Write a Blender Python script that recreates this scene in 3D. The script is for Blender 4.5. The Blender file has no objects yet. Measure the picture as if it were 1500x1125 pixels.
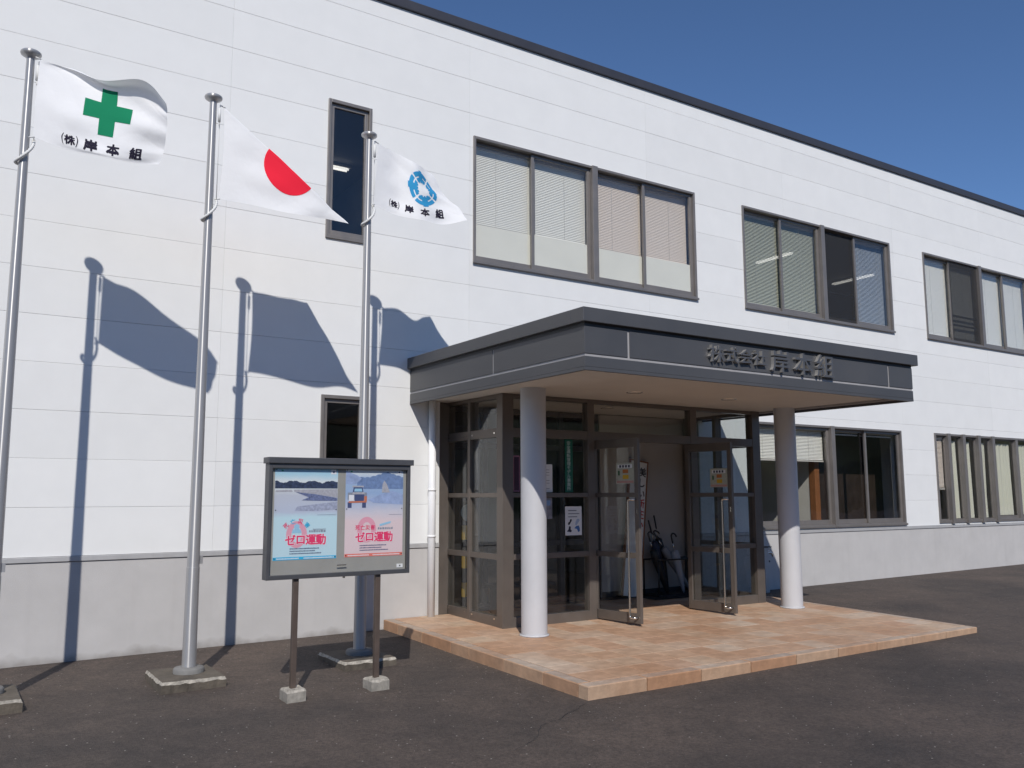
import bpy, bmesh, math, random
from mathutils import Vector, Matrix
random.seed(7)
SC = bpy.context.scene
COL = SC.collection

# ------------------------------------------------------------------ camera
cam = bpy.data.cameras.new('camera'); cam.sensor_width = 36; cam.lens = 30.55; cam.clip_end = 2000
co = bpy.data.objects.new('camera', cam); COL.objects.link(co)
yaw, pitch, roll = math.radians(33.21), math.radians(7.36), math.radians(-0.15)
F = Vector((math.sin(yaw)*math.cos(pitch), math.cos(yaw)*math.cos(pitch), math.sin(pitch)))
R = Vector((math.cos(yaw), -math.sin(yaw), 0)); U = R.cross(F)
R2 = math.cos(roll)*R + math.sin(roll)*U; U2 = -math.sin(roll)*R + math.cos(roll)*U
M = Matrix((R2, U2, -F)).transposed().to_4x4(); M.translation = (0, -9.232, 1.496)
co.matrix_world = M
SC.camera = co
# ------------------------------------------------------------------ sky, sun, exposure
SUN = Vector((.515, 1, -.95))
w = bpy.data.worlds.new('World'); SC.world = w; w.use_nodes = True
sky = w.node_tree.nodes.new('ShaderNodeTexSky'); sky.sky_type = 'NISHITA'; sky.sun_disc = False
sky.sun_elevation = math.radians(40.2); sky.sun_rotation = math.radians(207.2)
sky.altitude = 2000; sky.air_density = 1.0; sky.dust_density = 0.0; sky.ozone_density = 7.5
w.node_tree.links.new(sky.outputs[0], w.node_tree.nodes['Background'].inputs[0])
w.node_tree.nodes['Background'].inputs[1].default_value = 0.112
sl = bpy.data.lights.new('sun', 'SUN'); sl.energy = 3.6; sl.angle = math.radians(.53); sl.color = (1, .955, .9)
so = bpy.data.objects.new('sun', sl); COL.objects.link(so)
so.rotation_euler = SUN.to_track_quat('-Z', 'Y').to_euler()
vs = SC.view_settings; vs.view_transform = 'Standard'; vs.look = 'None'; vs.exposure = 0.0; vs.gamma = 1
SC.cycles.max_bounces = 10; SC.cycles.transparent_max_bounces = 24
SC.cycles.sample_clamp_indirect = 6

# ------------------------------------------------------------------ helpers
class MB:
    def __init__(s): s.v, s.f, s.m, s.sm = [], [], [], []
    def add(s, vs, fs, mi=0, smooth=False):
        b = len(s.v); s.v += [tuple(v) for v in vs]
        for f in fs: s.f.append(tuple(b+i for i in f)); s.m.append(mi); s.sm.append(smooth)
        return s
    def box(s, x0, x1, y0, y1, z0, z1, mi=0):
        v = [(x0,y0,z0),(x1,y0,z0),(x1,y1,z0),(x0,y1,z0),(x0,y0,z1),(x1,y0,z1),(x1,y1,z1),(x0,y1,z1)]
        return s.add(v, [(0,3,2,1),(4,5,6,7),(0,1,5,4),(1,2,6,5),(2,3,7,6),(3,0,4,7)], mi)
    def tube(s, pts, rad, n=12, mi=0, caps=True, smooth=True):
        P = [Vector(p) for p in pts]; rad = rad if isinstance(rad, (list, tuple)) else [rad]*len(P)
        vs = []; pu = None
        for i, p in enumerate(P):
            t = (P[min(i+1, len(P)-1)] - P[max(i-1, 0)]).normalized()
            u = pu if pu is not None else (Vector((1,0,0)) if abs(t.x) < .9 else Vector((0,1,0)))
            u = (u - t*u.dot(t)).normalized(); pu = u; wv = t.cross(u)
            for k in range(n):
                a = 2*math.pi*k/n; vs.append(p + (u*math.cos(a) + wv*math.sin(a))*rad[i])
        fs = [(i*n+k, i*n+(k+1) % n, (i+1)*n+(k+1) % n, (i+1)*n+k) for i in range(len(P)-1) for k in range(n)]
        s.add(vs, fs, mi, smooth)
        if caps:
            b = len(s.v)-len(vs)
            s.f.append(tuple(b+k for k in reversed(range(n)))); s.m.append(mi); s.sm.append(False)
            e = b+(len(P)-1)*n; s.f.append(tuple(e+k for k in range(n))); s.m.append(mi); s.sm.append(False)
        return s
    def lathe(s, c, prof, n=28, mi=0):
        vs = [(c[0]+r*math.cos(2*math.pi*k/n), c[1]+r*math.sin(2*math.pi*k/n), c[2]+z) for r, z in prof for k in range(n)]
        fs = [(i*n+k, i*n+(k+1) % n, (i+1)*n+(k+1) % n, (i+1)*n+k) for i in range(len(prof)-1) for k in range(n)]
        return s.add(vs, fs, mi, True)
    def poly(s, pts, mi=0): return s.add(pts, [tuple(range(len(pts)))], mi)

def build(name, mb, mats, parent=None, label=None, bevel=0, loc=None, seg=2, kind=None):
    """one mesh object; world coordinates in mb, origin at the root thing (or loc)"""
    org = Vector(loc) if loc is not None else (Vector(root_loc(parent)) if parent else Vector((0, 0, 0)))
    me = bpy.data.meshes.new(name)
    me.from_pydata([tuple(Vector(v)-org) for v in mb.v], [], mb.f)
    for m in (mats if isinstance(mats, (list, tuple)) else [mats]): me.materials.append(m)
    me.polygons.foreach_set('material_index', mb.m); me.polygons.foreach_set('use_smooth', mb.sm); me.update()
    o = bpy.data.objects.new(name, me); COL.objects.link(o)
    if parent:
        o.parent = parent; o.location = org - Vector(root_loc(parent))
    else: o.location = org
    if label: o['label'] = label
    if kind: o['kind'] = kind
    if bevel:
        b = o.modifiers.new('bevel', 'BEVEL'); b.width = bevel; b.segments = seg; b.limit_method = 'ANGLE'
    return o
def root_loc(o):
    v = Vector((0, 0, 0))
    while o: v = v + Vector(o.location); o = o.parent
    return v
def thing(name, loc, label, cat, group=None):
    o = bpy.data.objects.new(name, None); COL.objects.link(o); o.location = loc
    o.empty_display_size = .1
    return tag(o, label, cat, group)
def tag(o, label, cat, group=None):
    o['label'] = label; o['category'] = cat
    if group: o['group'] = group
    return o

_tc = {}
def text2d(s, size=1, bold=0.0, extrude=0.0):
    """glyph outline as (verts, faces) in 2D/3D, centred on its own bounding box"""
    key = (s, round(size, 4), round(bold, 4), round(extrude, 4))
    if key in _tc: return _tc[key]
    c = bpy.data.curves.new('t', 'FONT'); c.body = s; c.size = size; c.extrude = extrude
    c.resolution_u = 3; c.align_x = 'LEFT'
    o = bpy.data.objects.new('t', c); COL.objects.link(o)
    dg = bpy.context.evaluated_depsgraph_get(); dg.update()
    me = bpy.data.meshes.new_from_object(o.evaluated_get(dg))
    vs = [v.co.copy() for v in me.vertices]; fs = [tuple(p.vertices) for p in me.polygons]
    bpy.data.objects.remove(o); bpy.data.curves.remove(c); bpy.data.meshes.remove(me)
    if vs:
        x0, x1 = min(v.x for v in vs), max(v.x for v in vs); y0, y1 = min(v.y for v in vs), max(v.y for v in vs)
        vs = [Vector((v.x-(x0+x1)/2, v.y-(y0+y1)/2, v.z)) for v in vs]
        if bold:     # heavier strokes: the glyph repeated round a small circle, each copy a hair lower
            bv, bf = list(vs), list(fs)
            for k in range(8):
                a = math.pi*k/4; n = len(bv); d = Vector((bold*math.cos(a), bold*math.sin(a), -(k+1)*6e-5*(size if extrude else 1)*(8 if extrude else 1)))
                bv += [v+d for v in vs]; bf += [tuple(n+i for i in f) for f in fs]
            vs, fs = bv, bf
    _tc[key] = (vs, fs); return vs, fs

# ------------------------------------------------------------------ materials
def mat(name, col, rough=.6, metal=0, noise=0, nscale=8, bump=0, bscale=60, spec=.5, stretch=None, coat=0):
    m = bpy.data.materials.new(name); m.use_nodes = True; nt = m.node_tree; b = nt.nodes['Principled BSDF']
    b.inputs['Base Color'].default_value = (*col, 1); b.inputs['Roughness'].default_value = rough
    b.inputs['Metallic'].default_value = metal; b.inputs['Specular IOR Level'].default_value = spec
    b.inputs['Coat Weight'].default_value = coat
    if noise or bump:
        tc = nt.nodes.new('ShaderNodeTexCoord'); src = tc.outputs['Object']
        if stretch:
            mp = nt.nodes.new('ShaderNodeMapping'); mp.inputs['Scale'].default_value = stretch
            nt.links.new(src, mp.inputs[0]); src = mp.outputs[0]
    if noise:
        n = nt.nodes.new('ShaderNodeTexNoise'); n.inputs['Scale'].default_value = nscale; n.inputs['Detail'].default_value = 6
        n.inputs['Roughness'].default_value = .62
        nt.links.new(src, n.inputs['Vector'])
        r = nt.nodes.new('ShaderNodeMapRange'); r.inputs[1].default_value = .3; r.inputs[2].default_value = .7
        r.inputs[3].default_value = 1-noise; r.inputs[4].default_value = 1+noise
        nt.links.new(n.outputs[0], r.inputs[0])
        mx = nt.nodes.new('ShaderNodeVectorMath'); mx.operation = 'SCALE'; mx.inputs[0].default_value = col
        nt.links.new(r.outputs[0], mx.inputs['Scale']); nt.links.new(mx.outputs[0], b.inputs['Base Color'])
        r2 = nt.nodes.new('ShaderNodeMapRange'); r2.inputs[1].default_value = .3; r2.inputs[2].default_value = .7
        r2.inputs[3].default_value = max(rough-.08, .02); r2.inputs[4].default_value = min(rough+.08, 1)
        nt.links.new(n.outputs[0], r2.inputs[0]); nt.links.new(r2.outputs[0], b.inputs['Roughness'])
    if bump:
        n2 = nt.nodes.new('ShaderNodeTexNoise'); n2.inputs['Scale'].default_value = bscale; n2.inputs['Detail'].default_value = 4
        nt.links.new(src, n2.inputs['Vector'])
        bp = nt.nodes.new('ShaderNodeBump'); bp.inputs['Strength'].default_value = bump; bp.inputs['Distance'].default_value = .01
        nt.links.new(n2.outputs[0], bp.inputs['Height']); nt.links.new(bp.outputs[0], b.inputs['Normal'])
    return m
def glass_mat(name, tint=(.975, .98, .972), refl=1.0):
    m = bpy.data.materials.new(name); m.use_nodes = True; nt = m.node_tree; nt.nodes.clear()
    out = nt.nodes.new('ShaderNodeOutputMaterial'); mx = nt.nodes.new('ShaderNodeMixShader')
    tr = nt.nodes.new('ShaderNodeBsdfTransparent'); tr.inputs[0].default_value = (*tint, 1)
    gl = nt.nodes.new('ShaderNodeBsdfGlossy'); gl.inputs['Roughness'].default_value = .012; gl.inputs[0].default_value = (.95, .97, 1, 1)
    # Schlick reflectance, the same from either side of the sheet
    ge = nt.nodes.new('ShaderNodeNewGeometry'); dt = nt.nodes.new('ShaderNodeVectorMath'); dt.operation = 'DOT_PRODUCT'
    nt.links.new(ge.outputs['Normal'], dt.inputs[0]); nt.links.new(ge.outputs['Incoming'], dt.inputs[1])
    def mth(op, a_, b_=None):
        n = nt.nodes.new('ShaderNodeMath'); n.operation = op; n.use_clamp = op != 'ABSOLUTE'
        for i, q in enumerate((a_, b_)):
            if q is None: continue
            if isinstance(q, (int, float)): n.inputs[i].default_value = q
            else: nt.links.new(q, n.inputs[i])
        return n.outputs[0]
    k5 = mth('POWER', mth('SUBTRACT', 1.0, mth('ABSOLUTE', dt.outputs['Value'])), 5.0)
    fac = mth('MULTIPLY', mth('ADD', mth('MULTIPLY', k5, .957), .043), refl)
    tcn = nt.nodes.new('ShaderNodeTexCoord'); nz = nt.nodes.new('ShaderNodeTexNoise'); nz.inputs['Scale'].default_value = 1.3
    bp = nt.nodes.new('ShaderNodeBump'); bp.inputs['Strength'].default_value = .012; bp.inputs['Distance'].default_value = .3
    nt.links.new(tcn.outputs['Object'], nz.inputs['Vector']); nt.links.new(nz.outputs[0], bp.inputs['Height'])
    nt.links.new(bp.outputs[0], gl.inputs['Normal'])
    nt.links.new(fac, mx.inputs[0])
    nt.links.new(tr.outputs[0], mx.inputs[1]); nt.links.new(gl.outputs[0], mx.inputs[2]); nt.links.new(mx.outputs[0], out.inputs[0])
    return m
def cloth_mat(name, col, trans=.25, bump=.15):
    m = mat(name, col, .85, bump=bump, bscale=18, spec=.15); nt = m.node_tree
    out = [n for n in nt.nodes if n.type == 'OUTPUT_MATERIAL'][0]; b = nt.nodes['Principled BSDF']
    t = nt.nodes.new('ShaderNodeBsdfTranslucent'); t.inputs[0].default_value = (*col, 1)
    mx = nt.nodes.new('ShaderNodeMixShader'); mx.inputs[0].default_value = trans
    nt.links.new(b.outputs[0], mx.inputs[1]); nt.links.new(t.outputs[0], mx.inputs[2]); nt.links.new(mx.outputs[0], out.inputs[0])
    return m
def emit_mat(name, col, s):
    m = mat(name, col, .5); b = m.node_tree.nodes['Principled BSDF']
    b.inputs['Emission Color'].default_value = (*col, 1); b.inputs['Emission Strength'].default_value = s
    return m

M_SIDING = mat('siding', (.772, .774, .758), .62, noise=.02, nscale=3, bump=.035, bscale=220, spec=.3)
_nt = M_SIDING.node_tree; _sc = _nt.nodes['Principled BSDF'].inputs['Base Color'].links[0].from_node; _old = _sc.inputs['Scale'].links[0].from_socket
_oi = _nt.nodes.new('ShaderNodeObjectInfo'); _mr = _nt.nodes.new('ShaderNodeMapRange'); _mr.inputs[3].default_value = .975; _mr.inputs[4].default_value = 1.02
_mu = _nt.nodes.new('ShaderNodeMath'); _mu.operation = 'MULTIPLY'; _nt.links.new(_oi.outputs['Random'], _mr.inputs[0]); _nt.links.new(_mr.outputs[0], _mu.inputs[0]); _nt.links.new(_old, _mu.inputs[1]); _nt.links.new(_mu.outputs[0], _sc.inputs['Scale'])
M_CORE = mat('joint_backing', (.52, .52, .52), .8)
def dado_mat():
    """textured grey render, rain streaks from the trim and a dirty foot"""
    m = mat('render_coat', (.50, .485, .47), .85, noise=.06, nscale=2.5, bump=.22, bscale=150)
    nt = m.node_tree; b = nt.nodes['Principled BSDF']; src = b.inputs['Base Color'].links[0].from_socket
    tc = nt.nodes.new('ShaderNodeTexCoord'); mp = nt.nodes.new('ShaderNodeMapping'); mp.inputs['Scale'].default_value = (7, 1, .5)
    n = nt.nodes.new('ShaderNodeTexNoise'); n.inputs['Scale'].default_value = 1.6; n.inputs['Detail'].default_value = 5
    nt.links.new(tc.outputs['Object'], mp.inputs[0]); nt.links.new(mp.outputs[0], n.inputs['Vector'])
    r = nt.nodes.new('ShaderNodeMapRange'); r.inputs[1].default_value = .52; r.inputs[2].default_value = .75; r.inputs[3].default_value = 0; r.inputs[4].default_value = .05
    nt.links.new(n.outputs[0], r.inputs[0])
    sx = nt.nodes.new('ShaderNodeSeparateXYZ'); nt.links.new(tc.outputs['Object'], sx.inputs[0])
    n3 = nt.nodes.new('ShaderNodeTexNoise'); n3.inputs['Scale'].default_value = 5; n3.inputs['Detail'].default_value = 6
    nt.links.new(tc.outputs['Object'], n3.inputs['Vector'])
    ad = nt.nodes.new('ShaderNodeMath'); ad.operation = 'MULTIPLY_ADD'; ad.inputs[1].default_value = -.22
    nt.links.new(n3.outputs[0], ad.inputs[0]); nt.links.new(sx.outputs['Z'], ad.inputs[2])
    r3 = nt.nodes.new('ShaderNodeMapRange'); r3.inputs[1].default_value = -.125; r3.inputs[2].default_value = -.045; r3.inputs[3].default_value = .55; r3.inputs[4].default_value = 0
    nt.links.new(ad.outputs[0], r3.inputs[0])
    mxm = nt.nodes.new('ShaderNodeMath'); mxm.operation = 'MAXIMUM'; nt.links.new(r.outputs[0], mxm.inputs[0]); nt.links.new(r3.outputs[0], mxm.inputs[1])
    mx = nt.nodes.new('ShaderNodeMix'); mx.data_type = 'RGBA'; nt.links.new(mxm.outputs[0], mx.inputs[0])
    nt.links.new(src, mx.inputs[6]); mx.inputs[7].default_value = (.17, .15, .13, 1); nt.links.new(mx.outputs[2], b.inputs['Base Color'])
    return m
M_DADO = dado_mat()
M_TRIM = mat('trim_metal', (.47, .465, .46), .45, .2, noise=.05)
M_COPING = mat('coping_metal', (.062, .062, .072), .42, .3, noise=.06, nscale=2)
M_FASCIA = mat('fascia_metal', (.092, .092, .095), .47, .25, noise=.07, nscale=1.5, bump=.02, bscale=6)
M_SEAL = mat('sealant', (.35, .34, .34), .7, noise=.08)
M_SOFFIT = mat('soffit_board', (.62, .58, .52), .8, noise=.04, nscale=3)
M_COLUMN = mat('column_paint', (.53, .53, .54), .5, noise=.03, nscale=4, bump=.10, bscale=160)
M_BRONZE = mat('bronze_aluminium', (.17, .145, .125), .40, .45, noise=.07, nscale=5)
M_WFRAME = mat('window_aluminium', (.23, .21, .195), .42, .4, noise=.07, nscale=5)
M_STEEL = mat('satin_steel', (.46, .455, .45), .42, .5, noise=.06, nscale=30, stretch=(1, 1, .05))
_b = M_STEEL.node_tree.nodes['Principled BSDF']; _t = M_STEEL.node_tree.nodes.new('ShaderNodeTangent'); _t.direction_type = 'RADIAL'; _t.axis = 'Z'
M_STEEL.node_tree.links.new(_t.outputs[0], _b.inputs['Tangent']); _b.inputs['Anisotropic'].default_value = .85; _b.inputs['Anisotropic Rotation'].default_value = .25
M_CHROME = mat('handle_steel', (.75, .72, .66), .18, 1)
M_GLASS = glass_mat('window_glass'); M_GLASSD = glass_mat('door_glass', (.90, .915, .91)); M_GLASSB = glass_mat('case_glass', (.985, .985, .985), .5)
M_FILM = mat('frosted_film', (.72, .70, .63), .8, noise=.03, nscale=2)
M_BLIND = mat('blind_slat', (.86, .84, .78), .5); M_BLINDP = mat('blind_slat_pink', (.80, .70, .62), .5); M_BLINDG = mat('blind_slat_olive', (.56, .57, .46), .5)
M_BLINDB = mat('blind_slat_blue', (.44, .48, .54), .5)
M_RAIL = mat('blind_rail', (.55, .52, .48), .5)
M_CURT = cloth_mat('curtain_cloth', (.86, .85, .72), .35)
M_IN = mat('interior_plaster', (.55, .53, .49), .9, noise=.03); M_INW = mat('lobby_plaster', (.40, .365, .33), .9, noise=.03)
M_CEIL = mat('ceiling_board', (.62, .61, .58), .9); M_FLOOR = mat('vinyl_floor', (.19, .17, .15), .5, noise=.1)
M_DARK = mat('dark_panel', (.03, .03, .032), .5); M_WOOD = mat('brown_wood', (.22, .085, .03), .5, noise=.25, nscale=12, stretch=(8, 8, 1))
M_WHITE = mat('white_pvc', (.83, .83, .83), .4, noise=.02); M_BLACK = mat('black_rubber', (.012, .012, .013), .5)
M_CONC = mat('concrete', (.105, .088, .068), .9, noise=.4, nscale=7, bump=.6, bscale=45)
M_CONCW = mat('chipped_concrete', (.36, .33, .28), .9, noise=.45, nscale=25, bump=.5, bscale=60)
M_BLOCK = mat('concrete_block', (.27, .25, .215), .9, noise=.3, nscale=12, bump=.5, bscale=50)
M_BOARDF = mat('board_frame', (.10, .10, .105), .42, .4, noise=.06); M_POST = mat('post_brown', (.115, .086, .07), .5, .3, noise=.1)
M_BOARDB = mat('board_backing', (.30, .295, .27), .8, noise=.07, nscale=4)
M_FLAG = cloth_mat('flag_cloth', (.90, .90, .90), .24, .3)
M_GREEN = cloth_mat('print_green', (.015, .27, .13), .2, 0); M_RED = cloth_mat('print_red', (.97, .028, .06), .12, 0)
M_BLUE = cloth_mat('print_blue', (.05, .36, .66), .2, 0); M_INK = cloth_mat('print_ink', (.025, .022, .04), .05, 0)
M_ROPE = mat('white_rope', (.70, .70, .68), .8); M_PAPER = mat('white_paper', (.72, .73, .72), .8); M_GINK = mat('flat_black', (.02, .02, .022), .7)
M_LAMP = emit_mat('lamp_tube', (1, .97, .92), .9)
M_YEL = mat('yellow_paint', (.60, .36, .02), .5); M_BANNER = mat('banner_green', (.004, .12, .075), .6); M_PALE = mat('pale_print', (.45, .55, .52), .7)

def screen_mat():
    m = mat('insect_mesh', (.03, .03, .032), .8); nt = m.node_tree; out = [n for n in nt.nodes if n.type == 'OUTPUT_MATERIAL'][0]
    t = nt.nodes.new('ShaderNodeBsdfTransparent'); mx = nt.nodes.new('ShaderNodeMixShader'); mx.inputs[0].default_value = .45
    nt.links.new(t.outputs[0], mx.inputs[1]); nt.links.new(nt.nodes['Principled BSDF'].outputs[0], mx.inputs[2]); nt.links.new(mx.outputs[0], out.inputs[0]); return m
M_SCREEN = screen_mat()
def random_mat(name, cols, rough, noise, nscale, bump, bscale):
    """stone whose tone differs from piece to piece"""
    m = mat(name, (1, 1, 1), rough, noise=noise, nscale=nscale, bump=bump, bscale=bscale)
    nt = m.node_tree; b = nt.nodes['Principled BSDF']
    sc = b.inputs['Base Color'].links[0].from_node; fac = sc.inputs['Scale'].links[0].from_socket
    oi = nt.nodes.new('ShaderNodeObjectInfo'); cr = nt.nodes.new('ShaderNodeValToRGB'); cr.color_ramp.interpolation = 'LINEAR'
    e = cr.color_ramp.elements; e[0].position = 0; e[0].color = (*cols[0], 1); e[1].position = 1; e[1].color = (*cols[-1], 1)
    for i, c in enumerate(cols[1:-1]):
        k = e.new((i+1)/(len(cols)-1)); k.color = (*c, 1)
    # a broad stain inside each piece
    tc = nt.nodes.new('ShaderNodeTexCoord'); n = nt.nodes.new('ShaderNodeTexNoise'); n.inputs['Scale'].default_value = 1.1; n.inputs['Detail'].default_value = 4
    geo = nt.nodes.new('ShaderNodeNewGeometry'); nt.links.new(geo.outputs['Position'], n.inputs['Vector'])
    r = nt.nodes.new('ShaderNodeMapRange'); r.inputs[1].default_value = .42; r.inputs[2].default_value = .68; r.inputs[3].default_value = 0; r.inputs[4].default_value = .6
    nt.links.new(n.outputs[0], r.inputs[0])
    mx = nt.nodes.new('ShaderNodeMix'); mx.data_type = 'RGBA'; nt.links.new(r.outputs[0], mx.inputs[0])
    nt.links.new(oi.outputs['Random'], cr.inputs[0]); nt.links.new(cr.outputs[0], mx.inputs[6]); mx.inputs[7].default_value = (.36, .195, .105, 1)
    nt.links.new(mx.outputs[2], sc.inputs[0])
    return m
M_TILE = random_mat('terracotta_tile', [(.46, .285, .18), (.49, .335, .225), (.44, .265, .165), (.50, .375, .265), (.47, .305, .20), (.45, .275, .175), (.52, .41, .31), (.48, .325, .22)], .62, .2, 7, .14, 120)
M_KERB = random_mat('sandstone_kerb', [(.42, .255, .155), (.47, .315, .205), (.39, .215, .12), (.46, .32, .215)], .8, .2, 9, .4, 90)
M_KERBTOP = random_mat('weathered_kerb_top', [(.40, .31, .24), (.45, .36, .28), (.36, .29, .235), (.43, .33, .25)], .8, .2, 9, .3, 90)
M_GROUT = mat('grout', (.15, .11, .09), .9)

def asphalt_mat():
    m = mat('asphalt', (1, 1, 1), .78); nt = m.node_tree; b = nt.nodes['Principled BSDF']; L = nt.links
    tc = nt.nodes.new('ShaderNodeTexCoord')
    def noise(s, d=5, rr=.6):
        n = nt.nodes.new('ShaderNodeTexNoise'); n.inputs['Scale'].default_value = s; n.inputs['Detail'].default_value = d; n.inputs['Roughness'].default_value = rr
        L.new(tc.outputs['Object'], n.inputs['Vector']); return n.outputs[0]
    big = nt.nodes.new('ShaderNodeValToRGB'); e = big.color_ramp.elements
    e[0].position = .38; e[0].color = (.057, .0455, .039, 1); e[1].position = .66; e[1].color = (.116, .087, .069, 1)
    L.new(noise(.55, 8, .65), big.inputs[0])
    fine = nt.nodes.new('ShaderNodeMapRange'); fine.inputs[1].default_value = .25; fine.inputs[2].default_value = .75; fine.inputs[3].default_value = .35; fine.inputs[4].default_value = 1.65
    L.new(noise(38, 5, .85), fine.inputs[0])
    sc = nt.nodes.new('ShaderNodeVectorMath'); sc.operation = 'SCALE'; L.new(big.outputs[0], sc.inputs[0]); L.new(fine.outputs[0], sc.inputs['Scale'])
    mid = nt.nodes.new('ShaderNodeMapRange'); mid.inputs[1].default_value = .3; mid.inputs[2].default_value = .7; mid.inputs[3].default_value = .78; mid.inputs[4].default_value = 1.2
    L.new(noise(9, 6, .75), mid.inputs[0])
    fm = nt.nodes.new('ShaderNodeMath'); fm.operation = 'MULTIPLY'; L.new(fine.outputs[0], fm.inputs[0]); L.new(mid.outputs[0], fm.inputs[1]); L.new(fm.outputs[0], sc.inputs['Scale'])
    vo = nt.nodes.new('ShaderNodeTexVoronoi'); vo.inputs['Scale'].default_value = 34; L.new(tc.outputs['Object'], vo.inputs['Vector'])
    ls = nt.nodes.new('ShaderNodeMath'); ls.operation = 'LESS_THAN'; ls.inputs[1].default_value = .2; L.new(vo.outputs['Distance'], ls.inputs[0])
    sp = nt.nodes.new('ShaderNodeSeparateColor'); L.new(vo.outputs['Color'], sp.inputs[0])
    gt = nt.nodes.new('ShaderNodeMath'); gt.operation = 'GREATER_THAN'; gt.inputs[1].default_value = .955; L.new(sp.outputs[0], gt.inputs[0])
    mu = nt.nodes.new('ShaderNodeMath'); mu.operation = 'MULTIPLY'; L.new(ls.outputs[0], mu.inputs[0]); L.new(gt.outputs[0], mu.inputs[1])
    mx = nt.nodes.new('ShaderNodeMix'); mx.data_type = 'RGBA'; L.new(mu.outputs[0], mx.inputs[0]); L.new(sc.outputs[0], mx.inputs[6]); mx.inputs[7].default_value = (.36, .33, .29, 1)
    L.new(mx.outputs[2], b.inputs['Base Color'])
    bp = nt.nodes.new('ShaderNodeBump'); bp.inputs['Strength'].default_value = .9; bp.inputs['Distance'].default_value = .015
    L.new(noise(75, 4, .75), bp.inputs['Height']); L.new(bp.outputs[0], b.inputs['Normal'])
    return m
M_ASPH = asphalt_mat()

# ------------------------------------------------------------------ ground
def cl(v, a, b): return max(a, min(b, v))
def G(x, y): return -.025 + .008*cl(x, -6, 20) + .022*cl(y, -14, 0)
def axis(lo, hi, f0, f1, st):
    a = [lo, (lo+f0)/2]; x = f0
    while x < f1: a.append(x); x += st
    return a + [f1, (hi+f1)/2, hi]
xs, ys = axis(-300, 300, -8, 24, 1.0), axis(-300, 300, -16, 1, 1.0)
mb = MB(); rg = random.Random(3)
vv = [(x, y, G(x, y) + (rg.uniform(-.004, .004) if -16 < y < -.5 else 0)) for y in ys for x in xs]; nx = len(xs)
mb.add(vv, [(j*nx+i, j*nx+i+1, (j+1)*nx+i+1, (j+1)*nx+i) for j in range(len(ys)-1) for i in range(nx-1)], 0, True)
ground = build('asphalt_ground', mb, M_ASPH, kind='structure')
def crack(pts, wd):
    mb = MB(); P = [Vector((x, y, 0)) for x, y in pts]; out = []
    for i in range(len(P)-1):
        n = 6
        for k in range(n):
            q = P[i].lerp(P[i+1], k/n); out.append(q + Vector((random.uniform(-.015, .015), random.uniform(-.015, .015), 0)))
    out.append(P[-1]); vs = []
    for i, q in enumerate(out):
        t = (out[min(i+1, len(out)-1)]-out[max(i-1, 0)]).normalized(); nn = Vector((-t.y, t.x, 0)); ww = wd*random.uniform(.4, 1.2)*(1 if i < len(out)-1 else .1)
        for sgn in (-1, 1):
            r = q+nn*ww*sgn; vs.append((r.x, r.y, G(r.x, r.y)+.0075))
    mb.add(vs, [(2*i, 2*i+2, 2*i+3, 2*i+1) for i in range(len(out)-1)])
    build('crack', mb, M_GINK, ground)
crack([(.62, -1.80), (1.0, -1.76), (1.55, -1.78)], .0016)
crack([(4.24, -3.78), (3.95, -3.95), (3.6, -4.1), (3.35, -4.35), (3.1, -4.45)], .0022)
# wooded slope on the far side of the yard (seen only mirrored in the panes)
mb = MB(); nx_, ny_ = 60, 14; vs = []
for j in range(ny_):
    for i in range(nx_):
        x = -200+i*7.5; y = -55-j*9; h = (1-math.exp(-j/2.6))*26*(.72+.28*math.sin(i*.37+1)*math.sin(i*.13)) + random.uniform(-1.8, 1.8)*(j > 0)
        vs.append((x+random.uniform(-2, 2), y+random.uniform(-2, 2), h-1 if j == 0 else h))
mb.add(vs, [(j*nx_+i, (j+1)*nx_+i, (j+1)*nx_+i+1, j*nx_+i+1) for j in range(ny_-1) for i in range(nx_-1)])
build('wooded_hill', mb, mat('hill_green', (.045, .055, .022), .95, noise=.6, nscale=.35, bump=1, bscale=1), kind='structure')

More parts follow.
